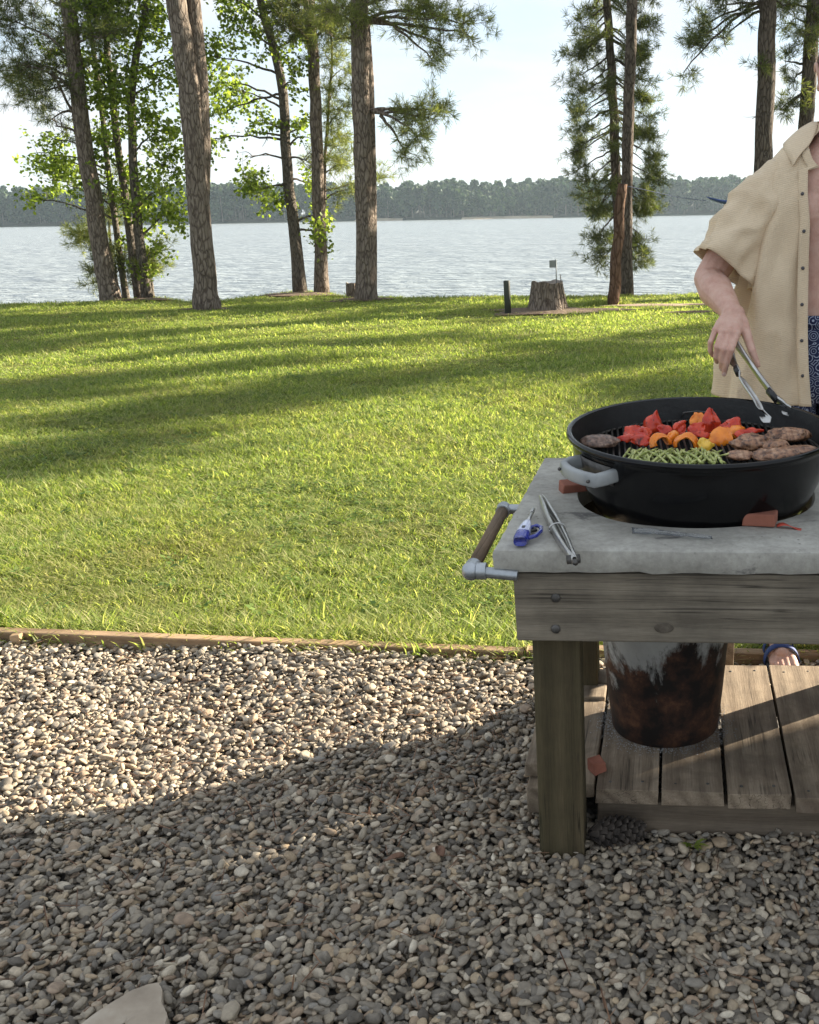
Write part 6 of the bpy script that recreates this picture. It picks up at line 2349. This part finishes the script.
g = MB()
nz, nphi = 110, 120
rows = []
for i in range(nz + 1):
    z = 0.80 + (1.54 - 0.80) * i / nz
    g0 = gap(z)
    rows.append([shirt_pt(g0 + (2 * math.pi - 2 * g0) * k / nphi, z + 0.012 * math.sin(3.1 * k / nphi * 6.28) * (1 - i / nz) ** 4) for k in range(nphi + 1)])
g.grid(rows)
SLEEVES = ((-1, SH, at(722, 268, 2.885)), (1, SL, SL.lerp(ELL, 0.62)))
for s, S0, H0 in SLEEVES:
    ax = (H0 - S0)
    axn = ax.normalized()
    base = S0 - axn * 0.035 + Vector((-s * 0.018, 0, -0.010))
    H1 = H0
    up_ = Vector((s * 1.0, 0, 0.45)); up_ = (up_ - axn * up_.dot(axn)).normalized()
    sd_ = axn.cross(up_)
    rows = []
    nn = 60
    for i in range(41):
        t = i / 40
        c = base.lerp(H1, t)
        wide = 0.056 + 0.020 * min(1, t / 0.35) + 0.007 * t
        row = []
        for k in range(nn):
            a = 2 * math.pi * k / nn
            w = min(1, t * 2)
            fo = 0.008 * w * math.sin(3 * a + 5 * t) + 0.005 * w * math.sin(5 * a - 7 * t + 1) + 0.020 * w * noise.noise(Vector((math.cos(a) * 2, math.sin(a) * 2 + s, t * 5)))
            fo += 0.010 * w * max(0, 1 - abs(noise.noise(Vector((math.cos(a) * 1.6 + s, math.sin(a) * 1.6, t * 2.6)))) * 2.8) ** 2
            ru, rv = wide + fo - (0.008 if t < 0.2 else 0), wide * 1.0 + fo
            if t > 0.93:
                ru += 0.0022; rv += 0.0022
            slant = 0.020 * math.cos(a) * t          # hem is cut level, lower on the outside
            row.append(c + up_ * (ru * math.cos(a)) + sd_ * (rv * math.sin(a)) - axn * slant * 0.6)
        rows.append(row)
    g.grid(rows, wrap=True)
shirt = g.build('shirt', M_SHIRT, person, PR, solid=0.0022)
shirt['label'] = 'open cream short-sleeved shirt with a camp collar'
# placket strips down both edges
for s in (-1, 1):
    g = MB()
    rows = []
    for i in range(80):
        z = 0.802 + (1.47 - 0.802) * i / 79
        g0 = gap(z)
        dphi = 0.032 / tor(z)[0] * 0.92
        rows.append([shirt_pt(s * (g0 - 0.004 + dphi * j / 4), z, 0.003) for j in range(5)])
    g.grid(rows)
    pk = g.build('placket', M_SHIRT, shirt, PR, solid=0.002)
    if s < 0:
        M_BTN = mat_plain('dark_shell_button', (0.06, 0.055, 0.06), 0.3)
        for zb in (1.36, 1.265, 1.17, 1.075, 0.98, 0.885):
            dphi = 0.016 / tor(zb)[0] * 0.92
            p0 = shirt_pt(s * (gap(zb) + dphi), zb, 0.0052)
            g = MB()
            g.lathe([(0.0, 0.0016), (0.0036, 0.0016), (0.0047, 0.0008), (0.0047, -0.001), (0.0, -0.001)], 16, M=Matrix.Rotation(math.radians(90), 4, 'X'))
            o = g.build('button', M_BTN, pk); o.location = p0 - PR
# camp collar
for s in (-1, 1):
    g = MB()
    rows = []
    nk = 34
    for k in range(nk + 1):
        u = k / nk                       # 0 back of neck -> 1 front point
        phi = s * (math.pi - (math.pi - 0.80) * u)
        inner_p = shirt_pt(phi, 1.54, 0.004) + Vector((0, 0, 0.012 * (1 - u)))
        if u > 0.8:
            inner_p = inner_p.lerp(shirt_pt(s * gap(1.475), 1.475, 0.006), (u - 0.8) / 0.2)
        wdt = 0.060 + 0.038 * max(0, (u - 0.45) / 0.55) ** 1.5
        zz = 1.54 - wdt * (0.72 + 0.15 * u)
        outer_p = shirt_pt(phi - s * 0.0, zz, 0.009)
        if u > 0.62:
            tip = shirt_pt(s * 0.72, 1.425, 0.009)
            outer_p = outer_p.lerp(tip, ((u - 0.62) / 0.38) ** 1.3)
        row = []
        for j in range(8):
            t = j / 7
            p0 = inner_p.lerp(outer_p, t)
            row.append(p0 + Vector((s * 0.2, -0.3, 0.6)).normalized() * (0.010 * math.sin(math.pi * t) * (1 - 0.5 * u)))
        rows.append(row)
    g.grid(rows)
    g.build('collar', M_SHIRT, shirt, PR, solid=0.0024)
# chest pocket seam of the sleeve hem
# --- shorts
M_SHORTS, nt, N, L, b = _mat('navy_print_cloth')
v = coords(N, L, rnd=False)
vo = N.new('ShaderNodeTexVoronoi'); vo.inputs['Scale'].default_value = 42; L.new(v, vo.inputs['Vector'])
sn = N.new('ShaderNodeMath'); sn.operation = 'MULTIPLY'; sn.inputs[1].default_value = 26; L.new(vo.outputs['Distance'], sn.inputs[0])
si = N.new('ShaderNodeMath'); si.operation = 'SINE'; L.new(sn.outputs[0], si.inputs[0])
rs = ramp(N, [(0.62, (0.012, 0.018, 0.06)), (0.72, (0.34, 0.38, 0.48))])
L.new(si.outputs[0], rs.inputs['Fac'])
L.new(rs.outputs['Color'], b.inputs['Base Color'])
b.inputs['Roughness'].default_value = 0.9
g = MB()
rows = [ring(0.637, CY, 1.035, 0.168, 0.117, 40), ring(0.634, CY, 1.0, 0.172, 0.119, 40), ring(0.632, CY, 0.93, 0.176, 0.121, 40), ring(0.63, CY, 0.86, 0.178, 0.121, 40), ring(0.63, CY, 0.80, 0.18, 0.12, 40)]
g.grid(rows, wrap=True)
for s in (-1, 1):
    rows = []
    for i in range(14):
        t = i / 13
        rows.append([p + Vector((0, 0, 0)) for p in ring(0.63 + s * (0.098 + 0.004 * t), CY, 0.86 - 0.35 * t, 0.094 + 0.012 * t, 0.116 - 0.002 * t + 0.004 * math.sin(t * 9), 40, 2.1)])
    g.grid(rows, wrap=True)
sh = g.build('shorts', M_SHORTS, person, PR, solid=0.003)
g = MB()
g.grid([ring(0.637, CY, 1.042, 0.1705, 0.1195, 40), ring(0.636, CY, 1.008, 0.174, 0.121, 40)], wrap=True)
g.build('waistband', M_SHORTS, sh, PR, solid=0.003)
# --- sandals with blue straps
M_SOLE = mat_plain('dark_sandal_sole', (0.02, 0.02, 0.022), 0.8)
M_STRAP = mat_plain('navy_sandal_strap', (0.02, 0.045, 0.16), 0.7)
for s, foot in ((-1, Vector((0.535, 2.915, 0))), (1, Vector((0.715, 2.93, 0)))):
    outl = [(-0.036, 0.085), (0.036, 0.085), (0.042, 0.03), (0.040, -0.03), (0.050, -0.10), (0.046, -0.14), (0.0, -0.172), (-0.042, -0.165), (-0.052, -0.12), (-0.040, -0.04), (-0.042, 0.03)]
    outl = [(x * s, y) for x, y in outl]
    g = MB()
    g.grid([[foot + Vector((x * k, y * k, z)) for x, y in outl] for (k, z) in ((0.0, 0.001), (0.95, 0.001), (1.0, 0.004), (1.0, 0.022), (0.96, 0.026), (0.0, 0.026))], wrap=True)
    so = g.build('sandal', M_SOLE, person, PR, auto=50)
    for (y0, h, w) in ((-0.10, 0.072, 0.052), (-0.045, 0.092, 0.046), (0.045, 0.135, 0.046)):
        g = MB()
        rows = []
        for i in range(17):
            a = math.pi * i / 16
            p0 = foot + Vector((w * math.cos(a), y0 + 0.012 * math.sin(a), 0.02 + (h - 0.02) * math.sin(a) ** 0.8))
            rows.append([p0 + Vector((0, -0.011, 0)), p0 + Vector((0, 0.011, 0.003))])
        g.grid(rows)
        g.build('strap', M_STRAP, so, PR, solid=0.003)

# --- the tongs in the cook's hand
pv = at(727, 331, 2.625)
tipA = [pv, at(739.5, 350, 2.585), at(757, 375, 2.50), at(774, 398, 2.43), at(783, 405, 2.405), at(787.5, 411, 2.385), at(787, 416, 2.375)]
tipB = [pv + Vector((-0.004, -0.004, -0.006)), at(733, 362, 2.572), at(741, 380, 2.51), at(754, 399, 2.42), at(759, 408, 2.385), at(765, 414, 2.355), at(767, 423, 2.335)]
root = thing('grill_tongs', 'open steel tongs held in the cook\'s hand above the grill', 'tongs', pv)
nrm = (tipA[3] - pv).cross(tipB[3] - pv).normalized()
for nm, pts, sg in (('upper', tipA, 1), ('lower', tipB, -1)):
    fine = []
    for i in range(len(pts) - 1):
        for k in range(3):
            fine.append(pts[i].lerp(pts[i + 1], k / 3))
    fine.append(pts[-1])
    n = len(fine)
    inw = Vector((0.1 * sg, 0.85, 0.5)).normalized()
    g = MB()
    wd = [0.017] * 10 + [0.018, 0.019, 0.022, 0.026, 0.030, 0.032, 0.029, 0.024, 0.016]
    channel(g, fine, wd[:n], [0.006] * 12 + [0.004, 0.002, 0.002, 0.002, 0.002, 0.002, 0.001][:n - 12], inw)
    arm = g.build('arm', M_STEEL, root, root.location, solid=0.0013)
    # dark rubber stop on each arm
    g = MB()
    c0, c1 = (fine[4], fine[5]) if nm == 'lower' else (fine[8], fine[10])
    g.tube([c0, c1], 0.0098, 10, flat=0.7)
    g.build('rubber_grip', M_BLACKPL, arm, root.location)
